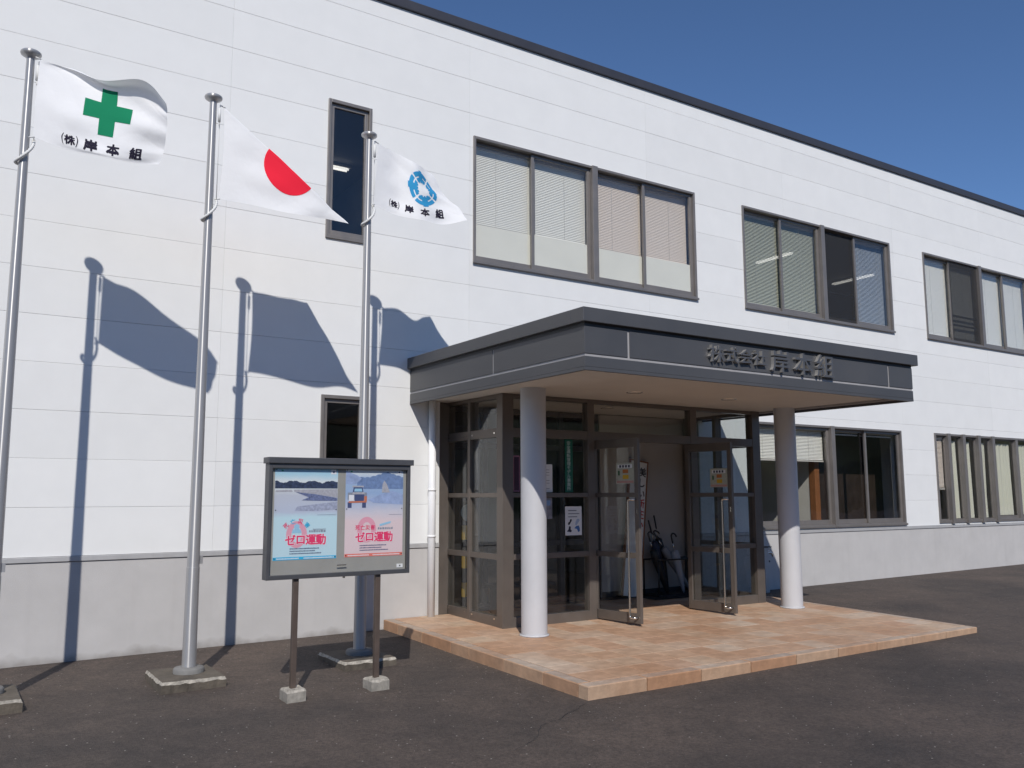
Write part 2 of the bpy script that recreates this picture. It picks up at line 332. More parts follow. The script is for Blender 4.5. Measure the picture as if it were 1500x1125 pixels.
# ------------------------------------------------------------------ entrance platform: kerb stones and tiles
PX0, PX1, PY0 = 4.295, 9.805, -3.73
def PZ(y): return .119 + .0229*cl(y, -4, .2)
mb = MB(); a, b_ = PZ(PY0+.05)-.014, PZ(0)-.014
mb.add([(PX0+.03, PY0+.03, -.25), (PX1-.03, PY0+.03, -.25), (PX1-.03, -.002, -.25), (PX0+.03, -.002, -.25),
        (PX0+.03, PY0+.03, a), (PX1-.03, PY0+.03, a), (PX1-.03, -.002, b_), (PX0+.03, -.002, b_)],
       [(0,3,2,1),(4,5,6,7),(0,1,5,4),(1,2,6,5),(2,3,7,6),(3,0,4,7)])
plat = build('entrance_paving', mb, M_GROUT, kind='structure')
slope = math.atan(.0229)
def slab(name, x0, x1, y0, y1, th, matl, g=.003, dz=0, bev=.004):
    """stone with a chamfered top, own origin, lying on the sloping bed"""
    cx, cy = (x0+x1)/2, (y0+y1)/2; hx, hy = (x1-x0)/2-g, (y1-y0)/2-g
    key = (name, round(hx, 3), round(hy, 3))
    if key not in slab.cache:
        c = bev; vs = []
        for z, k in ((-th, 0), (-c, 0), (0, c)):
            vs += [(-hx+k, -hy+k, z), (hx-k, -hy+k, z), (hx-k, hy-k, z), (-hx+k, hy-k, z)]
        fs = [(8, 9, 10, 11)]
        for r in (0, 4): fs += [(r+i, r+(i+1) % 4, r+4+(i+1) % 4, r+4+i) for i in range(4)]
        me = bpy.data.meshes.new(name); me.from_pydata(vs, [], fs); me.materials.append(matl); slab.cache[key] = me
        if matl is M_KERB: me.materials.append(M_KERBTOP); me.polygons[0].material_index = 1
    o = bpy.data.objects.new(name, slab.cache[key]); COL.objects.link(o); o.parent = plat
    o.location = (cx, cy, PZ(cy)+dz); o.rotation_euler = (slope, 0, 0)
    return o
slab.cache = {}
KW = .128
n = 9; st = (PX1-PX0)/n
for i in range(n):
    x0, x1 = PX0+i*st, PX0+(i+1)*st
    slab('kerb_stone', x0, x1, PY0, PY0+KW, .34, M_KERB, .0042, 0, .007)
for (xa, xb) in ((PX0, PX0+KW), (PX1-KW, PX1)):
    cuts = [PY0+KW, -3.12, -2.51, -1.90, -1.55, -.944, -.365, -.004]
    for i in range(len(cuts)-1): slab('kerb_stone', xa, xb, cuts[i], cuts[i+1], .34, M_KERB, .0042, 0, .007)
nx_t = 17; tw = (PX1-PX0-2*KW-.008)/nx_t; y = PY0+KW
while y < -.05:
    y1 = min(y+tw, -.008)
    for i in range(nx_t): slab('floor_tile', PX0+KW+.004+i*tw, PX0+KW+.004+(i+1)*tw, y+.004, y1+.004, .03, M_TILE, .0034, random.uniform(-.0012, .0012), .003)
    y = y1

# ------------------------------------------------------------------ office building
bld = thing('office_building', (0, 0, 0), 'long white two-storey office building clad in horizontal siding panels', 'building')
BX0, BX1, BD = -9.76, 26.54, 14.0
ZT, PH = .95, .455
WT = .20                       # outer wall thickness
ZU0, ZU1 = 4.435, 6.11; ZL0, ZL1 = .985, 2.645
openings = [(5.455, 9.39, ZU0, ZU1), (10.44, 14.36, ZU0, ZU1), (15.42, 19.34, ZU0, ZU1), (3.495, 4.04, ZU0, ZU1), (3.495, 4.04, 1.0, 2.63),
            (10.44, 14.385, ZL0, ZL1), (15.43, 19.36, ZL0, ZL1), (5.0, 9.34, -.2, 2.66)]
def rect_minus(rect, holes):
    rs = [rect]
    for hx0, hx1, hz0, hz1 in holes:
        out = []
        for x0, x1, z0, z1 in rs:
            if hx0 >= x1 or hx1 <= x0 or hz0 >= z1 or hz1 <= z0: out.append((x0, x1, z0, z1)); continue
            if z0 < hz0: out.append((x0, x1, z0, hz0))
            if z1 > hz1: out.append((x0, x1, hz1, z1))
            a, b = max(z0, hz0), min(z1, hz1)
            if x0 < hx0: out.append((x0, hx0, a, b))
            if x1 > hx1: out.append((hx1, x1, a, b))
        rs = out
    return rs
ZTOP = 7.53
mb = MB()
for x0, x1, z0, z1 in rect_minus((BX0, BX1, ZT-.02, ZTOP), openings): mb.box(x0, x1, .022, WT, z0, z1)
mb.box(BX0, BX0+.2, WT, BD, -.3, ZTOP).box(BX1-.2, BX1, WT, BD, -.3, ZTOP).box(BX0+.2, BX1-.2, BD-.2, BD, -.3, ZTOP)
wall = build('wall', mb, M_CORE, bld)
# siding panels, each a thin board with a chamfered upper edge
seams = [2.374+3.0275*k for k in range(-5, 10)]; seams = [BX0]+[s for s in seams if BX0+.3 < s < BX1-.3]+[BX1]
zrows = [ZT+PH*k for k in range(0, 15)]+[ZTOP]
for j in range(len(zrows)-1):
    for i in range(len(seams)-1):
        rc = (seams[i]+.0007, seams[i+1]-.0007, zrows[j]+.0012, zrows[j+1]-.0012)
        rs = rect_minus(rc, openings)
        if not rs: continue
        mb = MB(); dy = random.uniform(-.0006, .0006)
        for x0, x1, z0, z1 in rs:
            c = .003 if abs(z1-rc[3]) < 1e-6 else 0
            y0 = dy; ym = .0215
            v = [(x0, y0, z0), (x1, y0, z0), (x1, ym, z0), (x0, ym, z0), (x0, y0, z1-c), (x1, y0, z1-c), (x1, y0+c, z1), (x0, y0+c, z1), (x1, ym, z1), (x0, ym, z1)]
            mb.add(v, [(0, 1, 5, 4), (4, 5, 6, 7), (7, 6, 8, 9), (0, 3, 2, 1), (1, 2, 8, 6, 5), (0, 4, 7, 9, 3)])
        build('siding_panel', mb, M_SIDING, wall)
mb = MB()
for x0, x1, z0, z1 in rect_minus((BX0, BX1, -.5, ZT-.055), openings): mb.box(x0, x1, .0, WT, z0, z1)
build('base_wall', mb, M_DADO, bld)
mb = MB()
for x0, x1 in ((BX0, 5.0), (9.34, BX1)): mb.box(x0, x1, -.014, .02, ZT-.05, ZT-.002)
build('drip_trim', mb, M_TRIM, bld, bevel=.004)
mb = MB(); mb.box(BX0-.03, BX1+.03, -.035, .30, ZTOP+.0, ZTOP+.125)
build('coping', mb, M_COPING, bld, bevel=.006)
mb = MB(); mb.box(BX0+.2, BX1-.2, .30, BD-.2, 7.1, 7.25); build('roof', mb, M_CORE, bld)
for za, zb in ((3.25, 3.6), (-.2, .105)): mb = MB(); mb.box(BX0+.2, BX1-.2, WT+.001, BD-.2, za, zb); build('floor_slab', mb, M_FLOOR, bld)
for za, zb in ((2.9, 2.95), (6.45, 6.5)): mb = MB(); mb.box(BX0+.2, BX1-.2, WT+.001, BD-.2, za, zb); build('ceiling', mb, M_CEIL, bld)
mb = MB()
for z0, z1 in ((.105, 2.9), (3.6, 6.45)):
    for x in ((4.62, 9.9, 14.9, 20.2) if z0 < 1 else (5.2, 9.9, 20.2)): mb.box(x, x+.12, WT+.021, 6, z0, z1)
    mb.box(BX0+.2, BX1-.2, 6, 6.12, z0, z1)
    # inner lining of the outer wall
    for r in rect_minus((BX0+.2, BX1-.2, z0, z1), openings): mb.box(r[0], r[1], WT+.001, WT+.02, r[2], r[3])
build('interior_wall', mb, M_IN, bld)

def frame_ring(mb, x0, x1, y0, y1, z0, z1, wl, wr, wb, wt, mi=0):
    mb.box(x0, x0+wl, y0, y1, z0, z1, mi); mb.box(x1-wr, x1, y0, y1, z0, z1, mi)
    mb.box(x0+wl, x1-wr, y0, y1, z0, z0+wb, mi); mb.box(x0+wl, x1-wr, y0, y1, z1-wt, z1, mi)
def window(x0, x1, z0, z1, units, film=False, screens=()):
    """sliding window: units of two sashes divided by proud posts"""
    mb = MB(); fw = .035
    frame_ring(mb, x0, x1, -.022, .13, z0, z1, fw, fw, .04, .035)
    mb.box(x0-.012, x1+.012, -.040, -.0225, z0-.012, z0+.022)        # sill nose
    cuts = units
    for c in cuts[1:-1]: mb.box(c-.047, c+.047, -.045, .135, z0-.004, z1+.002)
    wo = build('window', mb, M_WFRAME, bld, bevel=.003)
    for a, b in zip(cuts[:-1], cuts[1:]):
        a += fw if a == cuts[0] else .047; b -= fw if b == cuts[-1] else .047
        m = (a+b)/2
        for k, (s0, s1, ys) in enumerate(((a, m+.03, .062), (m-.055, b, .022))):
            sm = MB(); frame_ring(sm, s0, s1, ys, ys+.032, z0+.041, z1-.036, .045 if k else .022, .05, .072, .04)
            build('sash', sm, M_WFRAME, wo, bevel=.002)
            gm = MB(); gm.box(s0+.02, s1-.02, ys+.013, ys+.018, z0+.1, z1-.07); build('pane', gm, M_GLASS, wo)
            idx = 2*cuts.index(min(cuts, key=lambda q: abs(q-a)))+k
            if idx in screens:
                nm = MB(); nm.box(s0+.01, s1-.01, ys-.0125, ys-.0115, z0+.06, z1-.05); build('insect_screen', nm, M_SCREEN, wo)
                for zz in ((4.98,) if x0 < 12 else (4.98, 4.80)): gb = MB(); gb.box(s0+.03, s1-.03, ys+.025, ys+.045, zz, zz+.035); build('guard_bar', gb, M_DARK, wo)
            if film:
                fm = MB(); fm.box(s0+.024, s1-.05, ys+.0205, ys+.0225, z0+.112, z0+.535); build('frosted_film', fm, M_FILM, wo)
    return wo
window(5.455, 9.39, ZU0, ZU1, [5.455, 7.425, 9.39], film=True)
window(10.44, 14.36, ZU0, ZU1, [10.44, 12.41, 14.36], screens=(2,))
window(15.42, 19.34, ZU0, ZU1, [15.42, 17.38, 19.34], screens=(1,))
window(10.44, 14.385, ZL0, ZL1, [10.44, 12.42, 14.385])
# lower right window: narrow lights between four deep posts, then a pair of sashes
def narrow_window():
    x0, x1, z0, z1 = 15.43, 19.36, ZL0, ZL1; mb = MB(); frame_ring(mb, x0, x1, -.022, .13, z0, z1, .04, .04, .05, .04)
    posts = [15.865, 16.367, 16.906, 17.418, 18.35]
    for i, c in enumerate(posts): mb.box(c-.045, c+.045, -.05 if i < 4 else -.02, .065, z0-.015 if i < 4 else z0+.051, z1+.004 if i < 4 else z1-.041)
    wo = build('window', mb, M_WFRAME, bld, bevel=.003)
    e = [x0+.04]+posts+[x1-.04]
    for i in range(len(e)-1):
        a = e[i]+(.045 if i else 0); b = e[i+1]-(.045 if i < len(e)-2 else 0)
        sm = MB(); frame_ring(sm, a, b, .03, .06, z0+.051, z1-.041, .012, .012, .055 if i > 3 else .02, .02); build('sash', sm, M_WFRAME, wo)
        gm = MB(); gm.box(a+.006, b-.006, .043, .048, z0+.06, z1-.05); build('pane', gm, M_GLASS, wo)
narrow_window()
for z0, z1 in ((ZU0, ZU1), (1.0, 2.63)):
    mb = MB(); frame_ring(mb, 3.495, 4.04, -.024, .13, z0, z1, .035, .035, .045, .04)
    wo = build('window', mb, M_WFRAME, bld, bevel=.003)
    sm = MB(); frame_ring(sm, 3.531, 4.004, .01, .05, z0+.046, z1-.041, .045, .045, .06, .045); build('sash', sm, M_WFRAME, wo, bevel=.003)
    gm = MB(); gm.box(3.57, 3.965, .028, .033, z0+.1, z1-.08); build('pane', gm, M_GLASS, wo)

# blinds, curtains and lamps behind the panes
def blind(x0, x1, y, ztop, zbot, matl, label, tilt=72, pitch=.0235, group='venetian blinds behind the windows'):
    t = thing('venetian_blind', ((x0+x1)/2, y, ztop), label, 'blind', group)
    mb = MB(); mb.box(x0, x1, y-.02, y+.02, ztop-.045, ztop); build('head_rail', mb, M_RAIL, t)
    mb = MB(); mb.box(x0, x1, y-.014, y+.014, zbot, zbot+.022); build('bottom_rail', mb, M_RAIL, t)
    mb = MB(); z = ztop-.06; h = .0135; a = math.radians(tilt)
    while z > zbot+.03:
        dy, dz = h*math.cos(a), h*math.sin(a)
        mb.add([(x0, y-dy, z-dz), (x1, y-dy, z-dz), (x1, y+.002, z+.0025), (x0, y+.002, z+.0025), (x0, y+dy, z+dz), (x1, y+dy, z+dz)], [(0, 1, 2, 3), (3, 2, 5, 4)], 0, True); z -= pitch
    build('slats', mb, matl, t, kind='stuff')
    for fx in (.2, .8): mb = MB(); mb.box(x0+(x1-x0)*fx-.001, x0+(x1-x0)*fx+.001, y-.017, y-.015, zbot, ztop-.05); build('cord', mb, M_RAIL, t)
blind(5.50, 7.37, .135, 6.06, 4.72, M_BLIND, 'white lowered blind in the left half of the upper window above the canopy')
blind(7.48, 9.33, .135, 6.06, 4.72, M_BLINDP, 'pinkish lowered blind in the right half of the upper window above the canopy')
blind(10.49, 12.35, .135, 6.06, 4.55, M_BLINDG, 'olive half-open blind in the left half of the middle upper window', 52)
blind(13.40, 14.31, .135, 6.06, 4.55, M_BLINDB, 'bluish blind in the far right pane of the middle upper window', 52)
blind(15.47, 17.32, .135, 6.06, 4.55, M_BLIND, 'pale blind in the left half of the rightmost upper window', 72)
blind(17.44, 19.29, .135, 6.06, 4.55, M_BLIND, 'pale blind in the right half of the rightmost upper window', 72)
blind(10.49, 12.35, .135, 2.60, 2.05, M_BLIND, 'pale blind lowered halfway in the ground floor window behind the column', 55)
blind(12.50, 13.30, .135, 2.60, 2.515, M_BLIND, 'drawn-up blind at the top of the dark ground floor pane, nearer one', 20, .008)
blind(13.40, 14.28, .135, 2.60, 2.515, M_BLIND, 'drawn-up blind at the top of the dark ground floor pane, farther one', 20, .008)
blind(15.48, 15.81, .09, 2.58, 1.60, M_BLINDP, 'narrow pinkish blind in the first slit of the lower right window', 50)
def curtain(x0, x1, y, z0, z1, label):
    mb = MB(); n = int((x1-x0)/.012); vs = []
    for i in range(n+1):
        x = x0+(x1-x0)*i/n
        for k in range(7):
            f = k/6; amp = .012+.012*(1-f); yy = y+amp*math.sin(x*52+.9*math.sin(x*9)+f*.8)+.006*math.sin(x*23)
            vs.append((x, yy, z0+(z1-z0)*f))
    mb.add(vs, [(i*7+k, (i+1)*7+k, (i+1)*7+k+1, i*7+k+1) for i in range(n) for k in range(6)], 0, True)
    o = build('curtain', mb, M_CURT, loc=(x0, y, z0)); tag(o, label, 'curtain', 'cream curtains in the lower right window')
curtain(15.93, 16.28, .10, 1.06, 2.52, 'cream curtain in the second slit of the lower right window')
curtain(16.43, 16.80, .10, 1.06, 2.52, 'cream curtain in the third slit of the lower right window')
curtain(16.97, 17.33, .10, 1.06, 2.52, 'cream curtain in the fourth slit of the lower right window')
curtain(17.48, 18.26, .10, 1.10, 2.52, 'wide cream curtain in the first large pane of the lower right window')
curtain(18.42, 19.25, .10, 1.10, 2.52, 'cream curtain in the last pane at the right picture edge')
def lamp(x, y, z, L, along, label):
    t = thing('ceiling_lamp', (x, y, z), label, 'lamp', 'lit fluorescent ceiling lamps')
    dx, dy = (L/2, .05) if along == 'x' else (.05, L/2)
    mb = MB(); mb.box(x-dx, x+dx, y-dy, y+dy, z-.05, z); build('housing', mb, M_WHITE, t)
    for s in (-1, 1):
        a = (x-dx+.03, y+s*.035, z-.07) if along == 'x' else (x+s*.035, y-dy+.03, z-.07)
        b = (x+dx-.03, y+s*.035, z-.07) if along == 'x' else (x+s*.035, y+dy-.03, z-.07)
        mb = MB(); mb.tube([a, b], .016, 8); build('tube', mb, M_LAMP, t)
lamp(14.14, 2.45, 6.44, .95, 'y', 'lit tube lamp seen through the olive blind of the middle upper window')
lamp(17.1, 2.7, 6.44, 1.1, 'y', 'lit tube lamp above the blue blind of the middle upper window')
lamp(4.35, 2.64, 6.44, 1.0, 'x', 'lit tube lamp in the narrow upper window')
# timber posts standing inside the lower windows
for x, lab in ((12.32, 'reddish wooden post inside the ground floor window beside the half-lowered blind'), (15.70, 'reddish wooden post behind the first slit of the lower right window')):
    mb = MB(); mb.box(x-.06, x+.06, .24, .36, .105, 2.9); o = build('wooden_post', mb, M_WOOD, loc=(x, .3, .105), bevel=.006); tag(o, lab, 'post', 'wooden posts inside the lower windows')
mb = MB(); mb.box(12.27, 12.37, .362, 3.2, .105, 2.899); o = build('room_partition', mb, M_IN, loc=(12.32, .4, .105)); tag(o, 'pale partition with a slanting sun patch behind the half-lowered blind', 'partition')
mb = MB(); mb.box(12.38, 14.88, .75, .80, .105, 2.898); o = build('darkening_sheet', mb, mat('dark_brown', (.022, .013, .009), .6, noise=.3, nscale=6), loc=(13.6, .75, .105)); tag(o, 'added dark brown sheet that darkens the two ground floor panes', 'screen')  # added sheet, keeps the sunlit room behind these panes dark

# ------------------------------------------------------------------ entrance canopy
CX0, CX1, CY = 4.594, 9.44, -3.365
ZB, ZS, ZC0, ZC1 = 2.58, 2.63, 3.0, 3.127
can = thing('entrance_canopy', (7.0, -1.68, .05), 'flat dark grey metal entrance canopy on two round white columns', 'canopy')
mb = MB(); i_ = .008
mb.box(CX0+i_, CX1-i_, CY+i_, CY+.12, ZB+.03, ZC0+.02).box(CX0+i_, CX0+.12, CY+.12, -.002, ZB+.03, ZC0+.02).box(CX1-.12, CX1-i_, CY+.12, -.002, ZB+.03, ZC0+.02)
build('fascia_core', mb, M_SEAL, can)
mb = MB(); mb.box(CX0+.022, CX1-.022, CY+.022, .19, ZS, ZS+.03); build('soffit', mb, M_SOFFIT, can)
mb = MB(); mb.box(CX0+.12, CX1-.12, CY+.12, -.002, ZC0-.04, ZC0+.03); build('roof_deck', mb, M_COPING, can)
def fpanel(x0, x1, y0, y1, z0, z1): 
    mb = MB(); mb.box(x0, x1, y0, y1, z0, z1); build('fascia_panel', mb, M_FASCIA, can, bevel=.003)
j = .012
fx = [CX0, 5.095, 8.98, CX1]
for k in range(3):
    a = fx[k]+(j if k else 0); b = fx[k+1]-(j if k < 2 else 0)
    fpanel(a, b, CY, CY+.0075, 2.726, 2.966)
fpanel(CX0, CX1, CY, CY+.0075, ZB+.03, 2.702); mb = MB(); mb.box(CX0, CX1, CY, CY+.03, ZB, ZB+.0295); build('drip_edge', mb, M_FASCIA, can)
for sx, xa, xb in ((0, CX0, CX0+.0075), (1, CX1-.0075, CX1)):
    yc = [CY+.0077, -1.864, -.003]
    for k in range(2): fpanel(xa, xb, yc[k]+(j if k else 0), yc[k+1]-(j if k == 0 else 0), 2.726, 2.966)
    fpanel(xa, xb, CY+.0077, -.003, ZB+.03, 2.702); mb = MB(); mb.box(CX0 if sx == 0 else CX1-.03, CX0+.03 if sx == 0 else CX1, CY+.031, -.003, ZB, ZB+.0295); build('drip_edge', mb, M_FASCIA, can)
mb = MB(); mb.box(CX0+.004, CX1-.004, CY+.004, -.003, 2.967, ZC0-.001); build('shadow_gap', mb, M_DARK, can)
mb = MB(); o_ = .04
mb.box(CX0-o_, CX1+.07, CY-o_, CY+.14, ZC0, ZC1).box(CX0-o_, CX0+.14, CY+.14, -.003, ZC0, ZC1).box(CX1-.14, CX1+.07, CY+.14, -.003, ZC0, ZC1)
build('coping', mb, M_FASCIA, can, bevel=.005)
for cx in (5.21, 9.21):
    cz = PZ(-1.68)-.006
    mb = MB(); mb.lathe((cx, -1.68, 0), [(.135, cz), (.135, ZS+.01)], 48); c = build('column', mb, M_COLUMN, can)
    mb = MB(); mb.lathe((cx, -1.68, 0), [(.135, cz+.004), (.152, cz+.004), (.154, cz+.018), (.137, cz+.022)], 48); build('base_ring', mb, M_COLUMN, c)
for x, y in ((6.36, -1.99), (7.77, -2.06), (7.2, -.5)):
    mb = MB(); mb.lathe((x, y, ZS), [(.035, .012), (.075, .004), (.082, -.004), (.09, -.003), (.092, .001)], 28); build('downlight', mb, M_CHROME, can)
# raised characters of the sign
def sign_char(ch, xc, zc, wd, hh):
    vs, fs = text2d(ch, 1, .008, .11)
    x0, x1 = min(v.x for v in vs), max(v.x for v in vs); y0, y1 = min(v.y for v in vs), max(v.y for v in vs)
    sx, sy = wd/(x1-x0), hh/(y1-y0)
    mb = MB(); mb.add([(xc+v.x*sx, CY-.020-v.z*.17, zc+v.y*sy) for v in vs], fs)
    for k, f in enumerate(fs):                 # returns of the letter in brighter metal
        n_ = (vs[f[1]]-vs[f[0]]).cross(vs[f[2]]-vs[f[0]])
        if n_.length > 0 and abs(n_.normalized().z) < .5: mb.m[k] = 1
    build('sign_letter', mb, [M_LETTER, M_RETURN], can)
M_LETTER = mat('letter_metal', (.105, .105, .11), .40, .25, noise=.08); M_RETURN = mat('letter_return', (.42, .405, .38), .35, .4)
for ch, x, z, wd, hh in (('株', 6.18, 2.856, .20, .165), ('式', 6.395, 2.86, .18, .155), ('会', 6.59, 2.86, .18, .145), ('社', 6.79, 2.863, .19, .15),
                         ('岸', 7.10, 2.855, .27, .225), ('本', 7.455, 2.855, .28, .225), ('組', 7.81, 2.862, .29, .235)):
    sign_char(ch, x, z, wd, hh)

# ------------------------------------------------------------------ glazed porch
por = thing('glass_porch', (7.2, -.6, .1), 'bronze framed glass entrance porch under the canopy', 'porch')
GX0, GX1, GY, GB = 5.13, 9.28, -1.2, .17
zr = [(2.15, 2.25), (1.483, 1.533), (.808, .868)]
def bz(y): return PZ(y)-.004
def post(x0, x1, y0, y1, z1=2.628): mb = MB(); mb.box(x0, x1, y0, y1, bz(y0), z1); return build('post', mb, M_BRONZE, por, bevel=.003)
post(GX0, 5.275, GY, GY+.12); post(6.32, 6.42, GY+.002, GY+.105); post(7.985, 8.095, GY+.002, GY+.105); post(9.135, GX1, GY, GY+.12)
for sx in (0, 1):
    a, b = (GX0, GX0+.12) if sx == 0 else (GX1-.12, GX1)
    post(a, b, -.50, -.44); post(a, b, .06, .14)
mb = MB(); mb.box(5.001, 5.128, .012, .15, .10, 2.625); build('jamb', mb, M_BRONZE, por, bevel=.003)
mb = MB(); mb.box(9.282, 9.339, .012, .15, .10, 2.625); build('jamb', mb, M_BRONZE, por, bevel=.003)
def rail(x0, x1, y0, y1, z0, z1): mb = MB(); mb.box(x0, x1, y0, y1, z0, z1); build('rail', mb, M_BRONZE, por, bevel=.002)
def glass(x0, x1, y0, y1, z0, z1): mb = MB(); mb.box(x0, x1, y0, y1, z0, z1); build('pane', mb, M_GLASSD, por)
def bay_front(x0, x1, lower=True):
    yb = bz(GY)
    rail(x0, x1, GY+.004, GY+.10, 2.585, 2.627); rail(x0, x1, GY+.004, GY+.10, *zr[0])
    glass(x0+.001, x1-.001, GY+.045, GY+.051, zr[0][1]+.001, 2.584)
    if not lower: return
    rail(x0, x1, GY+.008, GY+.09, *zr[1]); rail(x0, x1, GY+.008, GY+.09, *zr[2]); rail(x0, x1, GY+.004, GY+.09, yb, yb+.11)
    for z0, z1 in ((zr[1][1], zr[0][0]), (zr[2][1], zr[1][0]), (yb+.11, zr[2][0])): glass(x0+.001, x1-.001, GY+.045, GY+.051, z0+.001, z1-.001)
bay_front(5.276, 6.319); bay_front(6.421, 7.984, False); bay_front(8.096, 9.134)
for sx in (0, 1):
    a, b = (GX0+.004, GX0+.10) if sx == 0 else (GX1-.10, GX1-.004)
    g0, g1 = (GX0+.03, GX0+.036) if sx == 0 else (GX1-.036, GX1-.03)
    for y0, y1 in ((GY+.121, -.501), (-.439, .059)):
        yb = bz(y0)
        rail(a, b, y0, y1, 2.585, 2.627); rail(a, b, y0, y1, *zr[0]); rail(a, b, y0, y1, *zr[1]); rail(a, b, y0, y1, *zr[2]); rail(a, b, y0, y1, yb, yb+.115)
        for z0, z1 in ((zr[0][1], 2.585), (zr[1][1], zr[0][0]), (zr[2][1], zr[1][0]), (yb+.115, zr[2][0])): glass(g0, g1, y0+.001, y1-.001, z0+.001, z1-.001)
        # bolt caps on transom and kick rail
        xo = GX0+.0035 if sx == 0 else GX1-.0035
        for yy in (y0+.05, y1-.05):
            for zz in (2.195, yb+.085): mbb = MB(); mbb.box(xo-.004, xo+.004, yy-.014, yy+.014, zz-.008, zz+.008); build('bolt_cap', mbb, M_CHROME, por)
# swung-out door leaves
def door(hx, hy, ex, ey, hand):
    d = Vector((ex-hx, ey-hy, 0)); L = d.length; ux = d/L; nv = Vector((-ux.y, ux.x, 0))*hand
    z0, z1 = .105, 2.145; t = .02
    def obox(mb, a0, a1, n0, n1, za, zb):
        o = Vector((hx, hy, 0)); c = []
        for z in (za, zb):
            for (a, n) in ((a0, n0), (a1, n0), (a1, n1), (a0, n1)): q = o+ux*a+nv*n; c.append((q.x, q.y, z))
        fs = [(0,3,2,1),(4,5,6,7),(0,1,5,4),(1,2,6,5),(2,3,7,6),(3,0,4,7)]
        if hand*1 < 0: fs = [tuple(reversed(f)) for f in fs]
        mb.add(c, fs)
    mb = MB(); s = .058
    obox(mb, 0, s, -t, t, z0, z1); obox(mb, L-s, L, -t, t, z0, z1)
    obox(mb, s, L-s, -t, t, z0, z0+.105); obox(mb, s, L-s, -t, t, z1-.10, z1)
    obox(mb, s, L-s, -t+.003, t-.003, 1.483, 1.533); obox(mb, s, L-s, -t+.003, t-.003, .808, .868)
    o = build('door', mb, M_BRONZE, por, bevel=.002)
    for za, zb in ((z0+.105, .808), (.868, 1.483), (1.533, z1-.10)):
        gm = MB(); obox(gm, s-.004, L-s+.004, -.003, .003, za-.004, zb+.004); build('pane', gm, M_GLASSD, o)
    for side in (-1, 1):
        hm = MB(); P = []
        def pt(a, n, z): q = Vector((hx, hy, 0))+ux*a+nv*n; return (q.x, q.y, z)
        a0 = L-.115
        P = [pt(L-.04, side*.018, 1.455), pt(L-.045, side*.055, 1.455), pt(L-.06, side*.07, 1.455), pt(a0+.02, side*.07, 1.455), pt(a0+.005, side*.07, 1.452), pt(a0, side*.07, 1.435)]
        P += [pt(a0, side*.07, .33), pt(a0, side*.07, .19), pt(a0+.005, side*.07, .172), pt(a0+.02, side*.07, .168), pt(L-.06, side*.07, .168), pt(L-.045, side*.055, .168), pt(L-.04, side*.018, .168)]
        hm.tube(P, .0115, 10); build('handle', hm, M_CHROME, o)
    lm = MB(); obox(lm, L-.034, L-.018, -.022, -.0205, 1.30, 1.36); obox(lm, L-.034, L-.018, .0205, .022, 1.30, 1.36); build('lock', lm, M_CHROME, o)
    return Vector((hx, hy, 0)), ux, nv, L
DL = door(6.445, -1.125, 6.53, -1.845, 1)
DR = door(7.965, -1.125, 8.04, -1.825, -1)

# lobby behind the porch
lob = thing('lobby_screen', (6.4, .25, .1), 'dark framed inner glass screen at the back of the porch', 'screen')
for x in (5.12, 5.75, 6.35, 6.95, 7.55): mb = MB(); mb.box(x, x+.07, .22, .30, .105, 2.62); build('post', mb, M_DARK, lob)
for z in (.105, .85, 2.10, 2.55): mb = MB(); mb.box(5.19, 7.55, .23, .29, z, z+.07); build('rail', mb, M_DARK, lob)
for x in (5.19, 5.82, 6.42):
    mb = MB(); mb.box(x, x+.56, .257, .262, .18, 2.10); build('pane', mb, M_GLASSD, lob)
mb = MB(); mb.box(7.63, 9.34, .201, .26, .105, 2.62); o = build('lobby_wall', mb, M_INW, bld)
mb = MB(); mb.box(7.63, 9.16, .185, .2005, .106, .20); build('skirting', mb, M_DARK, bld)
mb = MB(); mb.box(5.25, 9.16, -.02, .2, .122, .128); mb.box(8.1, 9.15, -.35, -.021, .121, .129)
o = build('floor_mat', mb, M_BLACK, loc=(8, 0, .122)); tag(o, 'black rubber floor mat inside the porch under the umbrella rack', 'mat')

# leaning sign board
def leaning_sign():
    bx, by, tx = 8.02, .06, 8.30; zb, zt = .13, 1.98; wd = .30
    t = thing('leaning_sign', (bx, by, zb), 'tall white sign board with vertical black and red writing leaning on the lobby wall', 'sign')
    ax = Vector((tx-bx, .10, zt-zb)).normalized(); px = Vector((1, 0, 0)); px = (px-ax*px.dot(ax)).normalized(); nn = px.cross(ax)
    if nn.y > 0: nn = -nn
    o = Vector((bx, by, zb)); L = 1.87
    def q(a, b, n=0): return tuple(o+px*a+ax*b+nn*n)
    def bxx(mb, a0, a1, b0, b1, n0, n1):
        c = [q(a, b, n) for b in (b0, b1) for a, n in ((a0, n0), (a1, n0), (a1, n1), (a0, n1))]
        mb.add(c, [(0,3,2,1),(4,5,6,7),(0,1,5,4),(1,2,6,5),(2,3,7,6),(3,0,4,7)])
    mb = MB(); bxx(mb, -wd/2, wd/2, 0, L, -.01, .01); build('board', mb, M_PAPER, t)
    mb = MB(); bxx(mb, -wd/2-.02, -wd/2, 0, L, -.018, .018); bxx(mb, wd/2, wd/2+.02, 0, L, -.018, .018); bxx(mb, -wd/2-.02, wd/2+.02, L, L+.02, -.018, .018)
    build('frame', mb, M_WOOD, t)
    for col, a, start, s, mm in (('美しい', .075, L-.14, .135, M_GINK), ('新庄から', .075, L-.58, .135, M_SRED), ('設', -.07, L-.16, .135, M_GINK)):
        for k, ch in enumerate(col):
            vs, fs = text2d(ch, s, .003); mb = MB(); mb.add([q(a+v.x, start-k*.155+v.y, .0125+v.z) for v in vs], fs); build('lettering', mb, mm, t)
M_SRED = mat('flat_red', (.45, .02, .02), .7)
leaning_sign()
